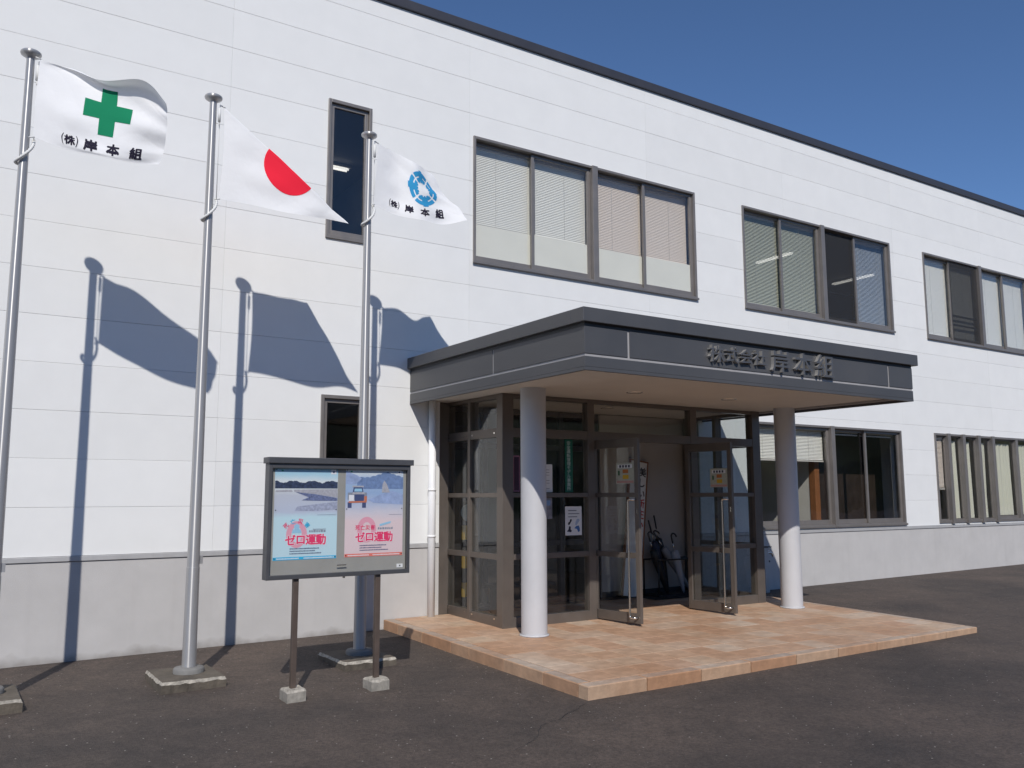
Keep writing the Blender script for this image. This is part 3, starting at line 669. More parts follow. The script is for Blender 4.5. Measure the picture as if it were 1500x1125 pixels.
# umbrella rack and umbrellas
rk = thing('umbrella_rack', (8.65, -.05, .12), 'low black umbrella rack of thin bars against the lobby wall', 'rack')
for x in (8.3, 9.1):
    for y in (-.2, .1): mb = MB(); mb.tube([(x, y, .12), (x, y, .62)], .011, 8); build('leg', mb, M_BLACK, rk)
mb = MB()
for y in (-.2, -.05, .1): mb.tube([(8.3, y, .62), (9.1, y, .62)], .010, 8)
for x in (8.3, 8.5, 8.7, 8.9, 9.1): mb.tube([(x, -.2, .615), (x, .1, .615)], .007, 8)
build('top_grid', mb, M_BLACK, rk)
mb = MB(); mb.box(8.28, 9.12, -.22, .12, .13, .15); build('drip_tray', mb, M_BLACK, rk)
def umbrella(foot, top, matl, label, hook=True):
    f, t_ = Vector(foot), Vector(top); d = (t_-f); u = d.normalized()
    t = thing('umbrella', foot, label, 'umbrella', 'furled umbrellas in the rack')
    def P(k): return tuple(f+d*k)
    mb = MB(); mb.tube([P(.0), P(.06), P(.3), P(.62), P(.72), P(.74)], [.008, .022, .045, .062, .048, .014], 12); build('canopy', mb, matl, t)
    mb = MB(); mb.tube([P(.73), P(.88)], .005, 8); build('shaft', mb, M_CHROME, t)
    mb = MB(); pts = [f+d*.86, f+d*.97]; s = Vector((0.7, -.7, 0))
    if hook:
        for k in range(1, 7):
            a = math.pi*k/6; pts.append(f+d*.97+s*.035*(1-math.cos(a))+u*.05*math.sin(a))
    else: pts.append(f+d*1.04)
    mb.tube(pts, .011, 10); build('handle', mb, M_BLACK, t)
M_NAVY = mat('umbrella_navy', (.02, .024, .05), .6); M_GREY = mat('umbrella_grey', (.20, .21, .23), .6); M_SILV = mat('umbrella_silver', (.32, .34, .38), .45)
umbrella((9.02, -.08, .15), (8.38, -.02, 1.0), M_GREY, 'light grey furled umbrella leaning furthest right in the rack')
umbrella((8.82, -.14, .15), (8.62, -.12, .95), M_SILV, 'silver blue furled umbrella with black hook handle standing in front')
umbrella((8.66, .03, .15), (8.36, .04, 1.12), M_NAVY, 'dark navy furled umbrella with straight black handle', False)
umbrella((8.58, -.06, .15), (8.25, -.05, .98), M_BLACK, 'black furled umbrella leftmost in the rack')
umbrella((8.72, .07, .15), (8.50, .08, 1.18), M_BLACK, 'black furled umbrella reaching highest at the back of the rack', False)
# striped stand with a round plate in the left corner of the porch
sg = thing('striped_stand', (5.42, .1, .125), 'yellow and black striped stand with a round plate behind the side glass', 'stand')
for k in range(6):
    mb = MB(); mb.box(5.36, 5.46, .02, .08, .125+k*.17, .125+(k+1)*.17-.001); build('band', mb, M_BLACK if k % 2 == 0 else M_YEL, sg)
mb = MB(); mb.box(5.30, 5.54, .03, .07, 1.146, 1.46); build('panel', mb, M_DARK, sg)
mb = MB(); mb.tube([(5.42, .028, 1.30), (5.42, .018, 1.30)], .105, 28); build('round_plate', mb, M_PALE, sg)
# wooden bench in the lobby
bn = thing('lobby_bench', (5.9, -.45, .11), 'dark bench behind the front glass left of the doors', 'bench')
mb = MB(); mb.box(5.42, 6.25, -.62, -.30, .44, .48); build('seat', mb, M_DARK, bn, bevel=.005)
for x in (5.5, 6.12):
    mb = MB(); mb.box(x, x+.05, -.58, -.34, .11, .44); build('leg', mb, M_DARK, bn)

# papers on the glass
def sheet(name, x0, x1, z0, z1, y, matl, label, cat, group=None):
    mb = MB(); mb.box(x0, x1, y, y+.002, z0, z1); o = build(name, mb, matl, loc=((x0+x1)/2, y, z0))
    return tag(o, label, cat, group)
def flat(parent, name, rects, matl, y):
    mb = MB()
    for x0, x1, z0, z1 in rects: mb.poly([(x0, y, z0), (x1, y, z0), (x1, y, z1), (x0, y, z1)])
    return build(name, mb, matl, parent)
YG = GY+.0425
o = sheet('banner', 6.012, 6.125, 1.54, 2.148, YG, M_BANNER, 'green vertical banner with white writing on the porch glass', 'banner')
mb = MB()
for k, ch in enumerate('安全運転管理モデル事業所'):
    vs, fs = text2d(ch, .048, .0008); mb.add([(6.066+v.x*1.15, YG-.001-v.z, 2.105-k*.0475+v.y) for v in vs], fs)
build('lettering', mb, M_PALE, o)
o = sheet('notice_sheet', 6.008, 6.245, 1.05, 1.378, YG, M_PAPER, 'white notice with four pictures of footwear on the porch glass', 'notice')
flat(o, 'text_line', [(6.05, 6.17, 1.325, 1.337), (6.05, 6.21, 1.290, 1.300), (6.05, 6.18, 1.255, 1.265)], M_GREY, YG-.001)
def blob(parent, pts, matl, y): mb = MB(); mb.poly([(a, y, b) for a, b in pts]); build('picture', mb, matl, parent)
blob(o, [(6.045, 1.172), (6.065, 1.168), (6.085, 1.195), (6.10, 1.215), (6.098, 1.235), (6.078, 1.232), (6.07, 1.205), (6.05, 1.195)], M_GINK, YG-.001)
blob(o, [(6.15, 1.165), (6.17, 1.165), (6.215, 1.22), (6.205, 1.235), (6.175, 1.235), (6.155, 1.20)], mat('pict_blue', (.38, .46, .58), .8), YG-.001)
blob(o, [(6.03, 1.095), (6.09, 1.085), (6.10, 1.105), (6.085, 1.115), (6.085, 1.15), (6.06, 1.155), (6.055, 1.12)], M_NAVY, YG-.001)
blob(o, [(6.135, 1.13), (6.165, 1.155), (6.20, 1.16), (6.215, 1.13), (6.215, 1.095), (6.19, 1.085), (6.175, 1.12)], mat('pict_deep', (.06, .16, .38), .8), YG-.001)
o = sheet('notice_sheet', 5.60, 5.832, 1.54, 1.855, YG, M_PAPER, 'white printed notice half hidden by the left column', 'notice')
flat(o, 'text_line', [(5.64, 5.79, 1.79-.03*k, 1.795-.03*k) for k in range(8) if k not in (3, 6)], M_GREY, YG-.001)
o = sheet('notice_sheet', 5.62, 5.825, 1.24, 1.478, YG, mat('photo_sheet', (.22, .22, .25), .7, noise=.5, nscale=14), 'small picture poster below the white notice, half hidden by the left column', 'poster')
flat(o, 'picture', [(5.73, 5.80, 1.39, 1.45)], mat('pict_sky', (.20, .33, .55), .8), YG-.001)
o = sheet('notice_sheet', 5.30, 5.386, 1.545, 1.945, YG, mat('pink_sheet', (.35, .16, .24), .7), 'narrow pink poster on the porch glass left of the left column', 'poster')
flat(o, 'picture', [(5.31, 5.376, 1.56, 1.93)], mat('pink_inner', (.05, .02, .05), .7), YG-.001)
def door_sticker(D, c0, c1, z0, z1, n, label):
    h, ux, nv, L = D; base = thing('door_sticker', tuple(h+ux*c0+Vector((0, 0, z0))), label, 'sticker', 'square stickers on the door glass')
    def q(a, z, k): p_ = h+ux*a+nv*(n+(k*.0008 if n > 0 else -k*.0008)); return (p_.x, p_.y, z)
    def r(a0, a1, za, zb, k, m, nm):
        mb = MB(); mb.poly([q(a0, za, k), q(a1, za, k), q(a1, zb, k), q(a0, zb, k)]); build(nm, mb, m, base)
    r(c0, c1, z0, z1, 0, mat('sticker_cream', (.42, .43, .34), .7, noise=.15, nscale=30), 'sheet')
    W = c1-c0; H = z1-z0
    r(c0+.1*W, c1-.1*W, z0+.74*H, z0+.92*H, 1, M_PAPER, 'title_band')
    for k in range(4): r(c0+(.2+.16*k)*W, c0+(.3+.16*k)*W, z0+.77*H, z0+.89*H, 2, M_NAVY, 'title_mark')
    r(c0+.38*W, c1-.32*W, z0+.50*H, z0+.68*H, 1, M_ORANGE, 'picture'); r(c0+.38*W, c1-.30*W, z0+.22*H, z0+.42*H, 1, M_YEL, 'picture')
    r(c0+.12*W, c0+.22*W, z0+.4*H, z0+.62*H, 1, M_DGREEN, 'picture'); r(c0+.04*W, c1-.04*W, z0+.03*H, z0+.14*H, 1, M_SPINK, 'footer_band')
M_ORANGE = mat('sticker_orange', (.45, .15, .04), .7); M_DGREEN = mat('sticker_green', (.05, .13, .06), .7); M_SPINK = mat('sticker_pink', (.5, .28, .24), .7)
door_sticker(DL, .375, .655, 1.635, 1.87, -.0045, 'square cream sticker on the glass of the left door leaf')
door_sticker(DR, .375, .635, 1.60, 1.83, .0045, 'square orange-brown sticker on the glass of the right door leaf')

# downpipe and water tap
dp = thing('downpipe', (4.865, -.07, .1), 'white plastic rain pipe running down the wall beside the porch', 'pipe')
mb = MB(); mb.tube([(4.865, -.07, PZ(0)-.01), (4.865, -.07, 2.64)], .045, 20); build('pipe', mb, M_WHITE, dp)
for z in (1.02, 1.56):
    mb = MB(); mb.tube([(4.865, -.07, z), (4.865, -.07, z+.025)], .050, 20); mb.box(4.855, 4.875, -.07, -.001, z+.006, z+.018); build('bracket', mb, M_WHITE, dp)
tp = thing('water_tap', (10.5, -.16, G(10.5, -.16)), 'grey water tap post beside the right end of the porch', 'tap')
mb = MB(); mb.box(10.44, 10.53, -.20, -.11, G(10.5, 0)-.05, .72); build('post', mb, M_TRIM, tp, bevel=.004)
mb = MB(); mb.tube([(10.53, -.16, .64), (10.60, -.17, .64), (10.635, -.175, .625), (10.64, -.177, .58)], [.016, .016, .014, .012], 10); mb.tube([(10.57, -.165, .64), (10.57, -.165, .69)], .008, 8); mb.box(10.535, 10.605, -.172, -.158, .69, .70); build('spout', mb, M_CHROME, tp)
mb = MB(); mb.tube([(10.53, -.16, .51), (10.58, -.17, .51)], .015, 8); mb.box(10.36, 10.58, -.22, -.1, .72, .735); build('fitting', mb, M_DARK, tp)

# ------------------------------------------------------------------ flagpoles
POLES = [(.388, 'silver flagpole with green cross flag at the left picture edge', 0), (1.855, 'silver flagpole carrying the red disc flag, middle of the three', 0), (3.392, 'silver flagpole behind the notice board carrying the blue crest flag', 0)]
PYY = -1.43; PTOP = 5.15
FBOT = [4.40, 4.18, 4.40]
for i, (px, lab, _) in enumerate(POLES):
    g = G(px, PYY); zp = .038
    t = thing('flagpole', (px, PYY, g), lab, 'flagpole', 'three flagpoles in a row before the wall')
    # weathered concrete footing with chipped rim
    cx = px-.03; x0, x1, y0, y1 = cx-.255, cx+.255, -1.765, -1.13
    mb = MB(); nn = 14; rim = []
    for (xa, ya, xb, yb) in ((x0, y0, x1, y0), (x1, y0, x1, y1), (x1, y1, x0, y1), (x0, y1, x0, y0)):
        for k in range(nn): f = k/nn; rim.append((xa+(xb-xa)*f, ya+(yb-ya)*f))
    N = len(rim); vs = [(x, y, -.2) for x, y in rim]
    vs += [(x+random.uniform(-.004, .004), y+random.uniform(-.004, .004), zp-.022+random.uniform(-.008, .004)) for x, y in rim]
    inn = [(cx+(x-cx)*.955, (y0+y1)/2+(y-(y0+y1)/2)*.965) for x, y in rim]
    vs += [(x, y, zp+random.uniform(-.003, .002)) for x, y in inn]; vs.append((cx, (y0+y1)/2, zp))
    fs = [(a_*N+k, a_*N+(k+1) % N, (a_+1)*N+(k+1) % N, (a_+1)*N+k) for a_ in (0, 1) for k in range(N)]
    mb.add(vs, fs); mb.add([], [])
    b0 = len(mb.v)-len(vs)
    for k in range(N): mb.f.append((b0+2*N+k, b0+2*N+(k+1) % N, b0+3*N)); mb.m.append(0); mb.sm.append(False)
    for k in range(N): mb.m[N+k] = 1
    build('footing', mb, [M_CONC, M_CONCW], t)
    mb = MB(); mb.lathe((px, PYY, zp-.004), [(.125, 0), (.125, .035), (.115, .048), (.06, .052)], 32); build('collar', mb, mat('collar_mortar', (.20, .195, .185), .85, noise=.15, nscale=12, bump=.3), t)
    mb = MB(); mb.lathe((px, PYY, 0), [(.058, zp+.03), (.054, .905)], 32).lathe((px, PYY, 0), [(.054, .905), (.0515, .907)], 32).lathe((px, PYY, 0), [(.0515, .907), (.031, PTOP-.07)], 32); build('shaft', mb, M_STEEL, t)
    mb = MB(); mb.lathe((px, PYY, PTOP-.085), [(.03, 0), (.034, .012), (.052, .022), (.074, .036), (.079, .048), (.077, .060), (.066, .069), (.035, .075), (.0005, .0765)], 32); build('finial', mb, M_STEEL, t)
    hx = px+.062; zt, zb = 5.05, FBOT[i]
    mb = MB(); mb.tube([(hx, PYY, PTOP-.085), (hx, PYY, zb-.02)], .0035, 6); build('halyard', mb, M_ROPE, t)
    mb = MB(); mb.tube([(hx-.008, PYY-.02, zt-.03), (hx-.008, PYY-.02, zt-.16)], .012, 12); mb.tube([(hx-.008, PYY-.02, zt-.16), (hx-.008, PYY-.02, zt-.20)], .004, 8); build('counterweight', mb, M_ROPE, t)
    rp = []; r0 = .052
    for k in range(40):
        f = k/39; a = .25-1.45*math.pi*f; rr = r0+.012*(1-f); rp.append((px+math.cos(a)*rr, PYY+math.sin(a)*rr, zb-.01-.21*math.sin(min(f*1.35, 1)*math.pi/2)))
    mb = MB(); mb.tube(rp, [.0085 if k % 2 else .0145 for k in range(40)], 8); build('beaded_loop', mb, M_ROPE, t)
    mb = MB(); mb.box(px+.05, px+.075, PYY-.012, PYY+.012, .93, 1.0); build('cleat', mb, M_STEEL, t)

# ------------------------------------------------------------------ flags
FLAG_CROSS=[[(0.449,-1.476,5.065),(0.690,-1.560,5.001),(0.899,-1.690,4.907),(1.167,-1.900,4.898),(1.347,-1.950,4.723)],
 [(0.449,-1.476,4.987),(0.694,-1.530,4.991),(0.937,-1.610,4.891),(1.178,-1.770,4.829),(1.379,-1.880,4.681)],
 [(0.439,-1.490,4.714),(0.662,-1.580,4.659),(0.921,-1.640,4.630),(1.164,-1.770,4.581),(1.387,-1.850,4.533)],
 [(0.441,-1.480,4.456),(0.664,-1.560,4.398),(0.907,-1.660,4.342),(1.142,-1.730,4.317),(1.374,-1.800,4.332)],
 [(0.440,-1.476,4.399),(0.669,-1.550,4.321),(0.912,-1.650,4.282),(1.147,-1.720,4.251),(1.346,-1.793,4.257)]]
FLAG_CREST=[[(3.482,-1.427,5.056),(3.714,-1.380,5.020),(3.899,-1.420,4.947),(4.058,-1.360,4.930),(4.180,-1.300,4.907)],
 [(3.476,-1.440,4.831),(3.733,-1.380,4.803),(3.940,-1.440,4.724),(4.147,-1.350,4.733),(4.328,-1.320,4.702)],
 [(3.454,-1.450,4.594),(3.732,-1.390,4.559),(3.948,-1.460,4.499),(4.236,-1.370,4.564),(4.463,-1.380,4.573)],
 [(3.442,-1.451,4.400),(3.706,-1.420,4.346),(3.956,-1.480,4.320),(4.260,-1.420,4.345),(4.525,-1.450,4.421)]]
def crom(P, t):
    """Catmull-Rom through the points P at index parameter t"""
    n = len(P)-1; i = min(int(t), n-1); f = t-i
    p1, p2 = P[i], P[i+1]; p0 = P[i-1] if i > 0 else p1*2-p2; p3 = P[i+2] if i+2 <= n else p2*2-p1
    return .5*((2*p1)+(p2-p0)*f+(2*p0-5*p1+4*p2-p3)*f*f+(3*p1-p0-3*p2+p3)*f**3)
class Cloth:
    def __init__(s, grid, vk, seed, amp):
        s.g = [[Vector(p) for p in r] for r in grid]; s.vk = vk; s.seed = seed; s.amp = amp
    def pos(s, u, v):
        vk = s.vk; k = 0
        while k < len(vk)-2 and v > vk[k+1]: k += 1
        tv = k+(v-vk[k])/(vk[k+1]-vk[k])
        return crom([crom(r, u*4) for r in s.g], max(0, min(len(vk)-1, tv)))
    def nrm(s, u, v):
        e = .004; a, b = s.pos(min(u+e, 1), v)-s.pos(max(u-e, 0), v), s.pos(u, min(v+e, 1))-s.pos(u, max(v-e, 0))
        return a.cross(b).normalized()
    def at(s, u, v, off=0):
        q = s.seed
        fan = math.sin((v*9+u*3.2*(v-.2)+q)*1.6)*.35+math.sin((u*7.5+v*4.1)*1.7+q*2)*.45+math.sin((u*5-v*11)*1.9+q)*.3+math.sin((u*17+v*13)+q*3)*.12
        def cre(x): x = x-math.floor(x); return 1-abs(2*x-1)**.6
        crs = .5*cre(3.1*math.atan2(v+.05, u+.12)+.35*math.sin(u*6+q))*math.exp(-1.6*u)+.55*cre(2.2*(v+.35*u)+.3*math.sin(u*9+q)+q)*u+.35*cre(2.6*(u-.45*v)+.25*math.sin(v*8+q))*u
        n = s.nrm(u, v); return s.pos(u, v)+n*(off+s.amp*(fan+.9*crs)*min(1, u*5)*(.35+.65*u))
class FoldedCloth(Cloth):
    A, B, D, E = (Vector(q) for q in ((1.955, -1.420, 5.050), (2.775, -1.045, 4.645), (1.937, -1.426, 4.177), (3.150, -1.541, 4.118)))
    def pos(s, u, v):
        A, B, D, E = s.A, s.B, s.D, s.E
        p = D+(E-D)*u+(A-D)*(1-v); q = A+(B-A)*u+(E-B)*v
        f = max(0, min(1, ((u-v)+.05)/.10)); f = f*f*(3-2*f)
        r = p.lerp(q, f)
        edge = v**3*(.022*math.sin(u*8.5+.6))*u                        # wave along the lower hem
        sag = -.018*math.sin(math.pi*v)*(1-u)                          # hoist bows towards the fly
        return r+Vector((-sag, edge*1.6, edge))
def flag(grid, vk, seed, amp, label, cls=Cloth):
    c = cls(grid, vk, seed, amp); nu, nv = 110, 74
    vs = [c.at(i/nu, j_/nv) for j_ in range(nv+1) for i in range(nu+1)]
    mb = MB(); mb.add(vs, [(j_*(nu+1)+i, (j_+1)*(nu+1)+i, (j_+1)*(nu+1)+i+1, j_*(nu+1)+i+1) for j_ in range(nv) for i in range(nu)], 0, True)
    h = grid[-1][0]
    t = thing('flag', h, label, 'flag', 'flags on the three poles')
    build('cloth', mb, M_FLAG, t)
    for (u, v) in ((0, 0), (0, 1)):
        p_ = c.at(u, v); mb = MB(); mb.tube([tuple(p_+Vector((.012, 0, 0))), tuple(p_+Vector((-.03, .0, .012 if v == 0 else -.012)))], .006, 8); build('hoist_tie', mb, M_ROPE, t)
    return c, t
def print_on(c, t, name, vs, fs, fuv, matl, maxlen=.02):
    """2D shape (flag metres) draped on both sides of the cloth"""
    bm = bmesh.new(); bv = [bm.verts.new((v[0], v[1], v[2] if len(v) > 2 else 0)) for v in vs]
    for f in fs:
        try: bm.faces.new([bv[i] for i in f])
        except ValueError: pass
    for _ in range(6):
        bmesh.ops.triangulate(bm, faces=[f for f in bm.faces if len(f.verts) > 3])
        le = [e for e in bm.edges if e.calc_length() > maxlen]
        if not le: break
        bmesh.ops.subdivide_edges(bm, edges=le, cuts=1)
    bmesh.ops.triangulate(bm, faces=[f for f in bm.faces if len(f.verts) > 3])
    bm.verts.ensure_lookup_table(); bm.verts.index_update(); mb = MB()
    tri = [tuple(v.index for v in f.verts) for f in bm.faces]
    for off in (.0030, -.0030):
        mb.add([c.at(*[max(0, min(1, q)) for q in fuv(v.co.x, v.co.y)], off+(v.co.z if off > 0 else -v.co.z)) for v in bm.verts], tri, 0, True)
    bm.free(); return build(name, mb, matl, t)
def uvmap(cx, cy, W, H):
    return lambda x, y: (cx+x/W, cy-y/H)
def company(c, t, W, H, us, v, size):
    for ch, u in zip('株岸本組', us):
        s = size*(.78 if ch == '株' else 1)
        vs, fs = text2d(ch, s, s*.038); print_on(c, t, 'character', [(p.x, p.y, p.z) for p in vs], fs, uvmap(u, v, W, H), M_INK, .012)
    for ch, du in (('(', -.050), (')', .050)):
        vs, fs = text2d(ch, size*1.0, .0); print_on(c, t, 'bracket', [(p.x*.75, p.y) for p in vs], fs, uvmap(us[0]+du*size/.1, v, W, H), M_INK, .012)
# green cross
c, t = flag(FLAG_CROSS, [0, .14, .48, .87, 1], 1.3, .015, 'white flag with a green cross over black characters')
a, b = .058, .175
cr = [(-a, -b), (a, -b), (a, -a), (b, -a), (b, a), (a, a), (a, b), (-a, b), (-a, a), (-b, a), (-b, -a), (-a, -a)]
print_on(c, t, 'green_cross', cr, [(0, 1, 2, 11), (11, 2, 5, 8), (2, 3, 4, 5), (8, 5, 6, 7), (10, 11, 8, 9)], uvmap(.535, .43, 1.03, .67), M_GREEN)
company(c, t, 1.03, .67, (.285, .435, .605, .785), .845, .105)
# red disc
c, t = flag([[tuple(FoldedCloth.A)], [tuple(FoldedCloth.D)]], [0, 1], 4.1, .017, 'white flag with a red disc, folded along its diagonal', FoldedCloth)
n = 48; disc = [(0, 0)]+[(.262*math.cos(2*math.pi*k/n), .262*math.sin(2*math.pi*k/n)) for k in range(n)]
print_on(c, t, 'red_disc', disc, [(0, 1+k, 1+(k+1) % n) for k in range(n)], uvmap(.515, .5, 1.25, .87), M_RED)
# blue crest: ring cut into four, toothed inside, with arcs left white
c, t = flag(FLAG_CREST, [0, .34, .68, 1], 2.2, .013, 'white flag with a blue ring crest over black characters')
def ring(r0, r1, a0, a1, n=10):
    vs = []
    for k in range(n+1):
        a = math.radians(a0+(a1-a0)*k/n); vs += [(r0*math.cos(a), r0*math.sin(a)), (r1*math.cos(a), r1*math.sin(a))]
    return vs, [(2*k, 2*k+1, 2*k+3, 2*k+2) for k in range(n)]
V, Fc = [], []
def addr(vsfs):
    vs, fs = vsfs; b = len(V); V.extend(vs); Fc.extend([tuple(b+i for i in f) for f in fs])
for q in range(4):
    m0 = 45+90*q
    addr(ring(.125, .165, m0+4, m0+86)); addr(ring(.160, .176, m0+36, m0+54, 3))          # outer band and lug
    addr(ring(.078, .112, m0+5, m0+85)); addr(ring(.066, .080, m0+14, m0+30, 3)); addr(ring(.066, .080, m0+37, m0+53, 3)); addr(ring(.066, .080, m0+60, m0+76, 3))
    addr(ring(.110, .127, m0+30, m0+60, 4))
V = [(x*1.14, y*1.14) for x, y in V]
print_on(c, t, 'ring_crest', V, Fc, uvmap(.575, .42, .98, .655), M_BLUE, .015)
company(c, t, 1.0, .655, (.22, .385, .555, .72), .835, .098)

# ------------------------------------------------------------------ notice board
BY = -2.50
nb = thing('notice_board', (2.755, -2.45, G(2.75, -2.45)), 'dark grey framed notice board on two posts holding two posters', 'notice board')
x0, x1, z0, z1 = 2.143, 3.368, .857, 1.80
mb = MB(); frame_ring(mb, x0, x1, BY, BY+.10, z0, z1-.04, .028, .028, .034, .04); build('frame', mb, M_BOARDF, nb, bevel=.003)
mb = MB(); mb.box(x0-.012, x1+.022, BY-.018, BY+.12, z1-.042, z1+.006); build('cap', mb, M_BOARDF, nb, bevel=.004)
mb = MB(); mb.box(x0+.027, x1-.027, BY+.034, BY+.085, z0+.033, z1-.05); build('backing', mb, M_BOARDB, nb)
mb = MB(); mb.box(x0+.029, x1-.029, BY+.008, BY+.012, z0+.035, z1-.045); build('pane', mb, M_GLASSB, nb)
mb = MB(); mb.box(2.72, 2.80, BY+.004, BY+.0075, .945, .953); mb.box(2.77, 2.79, BY-.001, BY+.012, z0-.012, z0); build('finger_pull', mb, M_CHROME, nb)
for px in (2.395, 3.095):
    g = G(px, -2.45); mb = MB(); mb.box(px-.021, px+.021, -2.475, -2.433, g, .857); build('post', mb, M_POST, nb, bevel=.003)
    mb = MB(); hw, hd = .078, .085; zt = .03; cyy = -2.47; vs = []
    rnd = lambda e: random.uniform(-e, e)
    for z, k in ((-.2, 1), (zt-.02, 1), (zt, .90)):
        for (sx, sy) in ((-1, -1), (-.3, -1), (.4, -1), (1, -1), (1, -.2), (1, 1), (0, 1), (-1, 1), (-1, .1)): vs.append((px+sx*hw*k+rnd(.004), cyy+sy*hd*k+rnd(.004), z+(rnd(.006) if z > 0 else 0)))
    fs = [(9*r+k, 9*r+(k+1) % 9, 9*(r+1)+(k+1) % 9, 9*(r+1)+k) for r in (0, 1) for k in range(9)]; mb.add(vs, fs); mb.poly(vs[18:])
    for k in range(9): mb.m[9+k] = 1
    mb.m[-1] = 1
    build('footing', mb, [M_BLOCK, M_CONCW], nb)
# posters inside the case
YP = BY+.0325
def ramp_mat(name, stops, z0, z1, noise=0):
    m = mat(name, (1, 1, 1), .55); nt = m.node_tree; b = nt.nodes['Principled BSDF']
    tc = nt.nodes.new('ShaderNodeTexCoord'); sx = nt.nodes.new('ShaderNodeSeparateXYZ'); nt.links.new(tc.outputs['Object'], sx.inputs[0])
    n = nt.nodes.new('ShaderNodeTexNoise'); n.inputs['Scale'].default_value = 9; n.inputs['Detail'].default_value = 5
    mp = nt.nodes.new('ShaderNodeMapping'); mp.inputs['Scale'].default_value = (1, 1, 2.2); nt.links.new(tc.outputs['Object'], mp.inputs[0]); nt.links.new(mp.outputs[0], n.inputs['Vector'])
    ma = nt.nodes.new('ShaderNodeMath'); ma.operation = 'MULTIPLY_ADD'; ma.inputs[1].default_value = noise
    nt.links.new(n.outputs[0], ma.inputs[0]); nt.links.new(sx.outputs['Z'], ma.inputs[2])
    r = nt.nodes.new('ShaderNodeMapRange'); r.inputs[1].default_value = z0+noise*.5; r.inputs[2].default_value = z1+noise*.5; nt.links.new(ma.outputs[0], r.inputs[0])
    cr = nt.nodes.new('ShaderNodeValToRGB'); nt.links.new(r.outputs[0], cr.inputs[0]); e = cr.color_ramp.elements
    e[0].position = stops[0][0]; e[0].color = (*stops[0][1], 1); e[1].position = stops[-1][0]; e[1].color = (*stops[-1][1], 1)
    for p_, c_ in stops[1:-1]: k = e.new(p_); k.color = (*c_, 1)
    nt.links.new(cr.outputs[0], b.inputs['Base Color']); return m
def arc_text(parent, s, cx, cz, r, a0, a1, size, cols, y):
    for k, ch in enumerate(s):
        a = math.radians(a0+(a1-a0)*k/(len(s)-1)); rot = a-math.pi/2
        vs, fs = text2d(ch, size, .0010); mb = MB()
        mb.add([(cx+r*math.cos(a)+v.x*math.cos(rot)-v.y*math.sin(rot), y-v.z*.3, cz+r*math.sin(a)+v.x*math.sin(rot)+v.y*math.cos(rot)) for v in vs], fs); build('character', mb, cols[k], parent)
def row_text(parent, s, x0, x1, z, size, col, y, bold=.0045, nm='character'):
    for k, ch in enumerate(s):
        vs, fs = text2d(ch, size, bold); mb = MB(); x = x0+(x1-x0)*(k+.5)/len(s); mb.add([(x+v.x, y-v.z*.3, z+v.y) for v in vs], fs); build(nm, mb, col, parent)
P_PINK = mat('poster_pink_red', (.75, .04, .14), .5); P_CYAN = mat('poster_cyan', (.03, .42, .68), .5); P_LPINK = mat('poster_light_pink', (.72, .34, .42), .5); P_WH = mat('poster_white', (.75, .76, .78), .5)
P_TREE = mat('poster_tree', (.035, .05, .10), .5, noise=.7, nscale=40); P_STONE = mat('poster_stone', (.14, .17, .30), .5, noise=.5, nscale=60); P_SAND = mat('poster_sand', (.52, .52, .56), .5, noise=.12, nscale=30)
P_BANK = mat('poster_bank', (.40, .40, .44), .5, noise=.2, nscale=50); P_SALM = mat('poster_salmon', (.72, .18, .14), .5); P_DUST = mat('poster_dust', (.30, .38, .58), .5, noise=.25, nscale=12)
P_ORNG = mat('poster_orange', (.55, .18, .10), .5); P_NAVY = mat('poster_navy', (.06, .08, .18), .5); P_LB = mat('poster_lightblue', (.30, .55, .72), .5); P_GRN = mat('poster_green', (.02, .30, .18), .5); P_GR = mat('poster_grey', (.24, .27, .33), .5)
def wavy(x0, x1, zb, zt, n, amp, seed, period=7):
    r = random.Random(seed); top = []
    for k in range(n+1):
        f = k/n; top.append((x0+(x1-x0)*f, zt+amp*(1.3*abs(math.sin(f*period*1.7+seed))-.8+.35*abs(math.sin(f*period*5.3+seed*2)))+r.uniform(-amp, amp)*.12))
    return [zb]+top
def shape(parent, pts, m, y, nm='picture'):
    mb = MB()
    if isinstance(pts[0], float):
        zb, top = pts[0], pts[1:]; vs = []
        for x, z in top: vs += [(x, y, zb), (x, y, z)]
        mb.add(vs, [(2*k, 2*k+2, 2*k+3, 2*k+1) for k in range(len(top)-1)])
    else: mb.poly([(a, y, b) for a, b in pts])
    return build(nm, mb, m, parent)
def lines(parent, rows, m, y, seed):
    mb = MB(); r = random.Random(seed)
    for x0, x1, z, h in rows:
        x = x0
        while x < x1:
            w_ = h*r.uniform(.55, 1.0); mb.poly([(x, y, z), (x+w_, y, z), (x+w_, y, z+h*r.uniform(.7, 1)), (x, y, z+h*r.uniform(.7, 1))]); x += w_+h*.25
    build('fine_print', mb, m, parent)
def poster(x0, x1, z0, z1, matl, label):
    mb = MB(); n = 10; vs = []
    for k in range(n+1):
        for q in range(2): vs.append((x0+(x1-x0)*k/n, YP, z0 if q == 0 else z1))
    mb.add(vs, [(2*k, 2*k+2, 2*k+3, 2*k+1) for k in range(n)], 0, True)
    o = build('poster', mb, matl, loc=((x0+x1)/2, YP, z0)); tag(o, label, 'poster', 'safety posters in the notice board'); return o
def pins(o, x0, x1, z0, z1):
    for x in (x0+.012, x1-.012):
        for z in (z0+.015, (z0+z1)/2+.03, z1-.012): mb = MB(); mb.tube([(x, YP-.001, z), (x, YP-.005, z)], .0042, 10); build('pin', mb, M_GINK, o)
y1, y2, y3, y4 = YP-.0006, YP-.0011, YP-.0016, YP-.0021
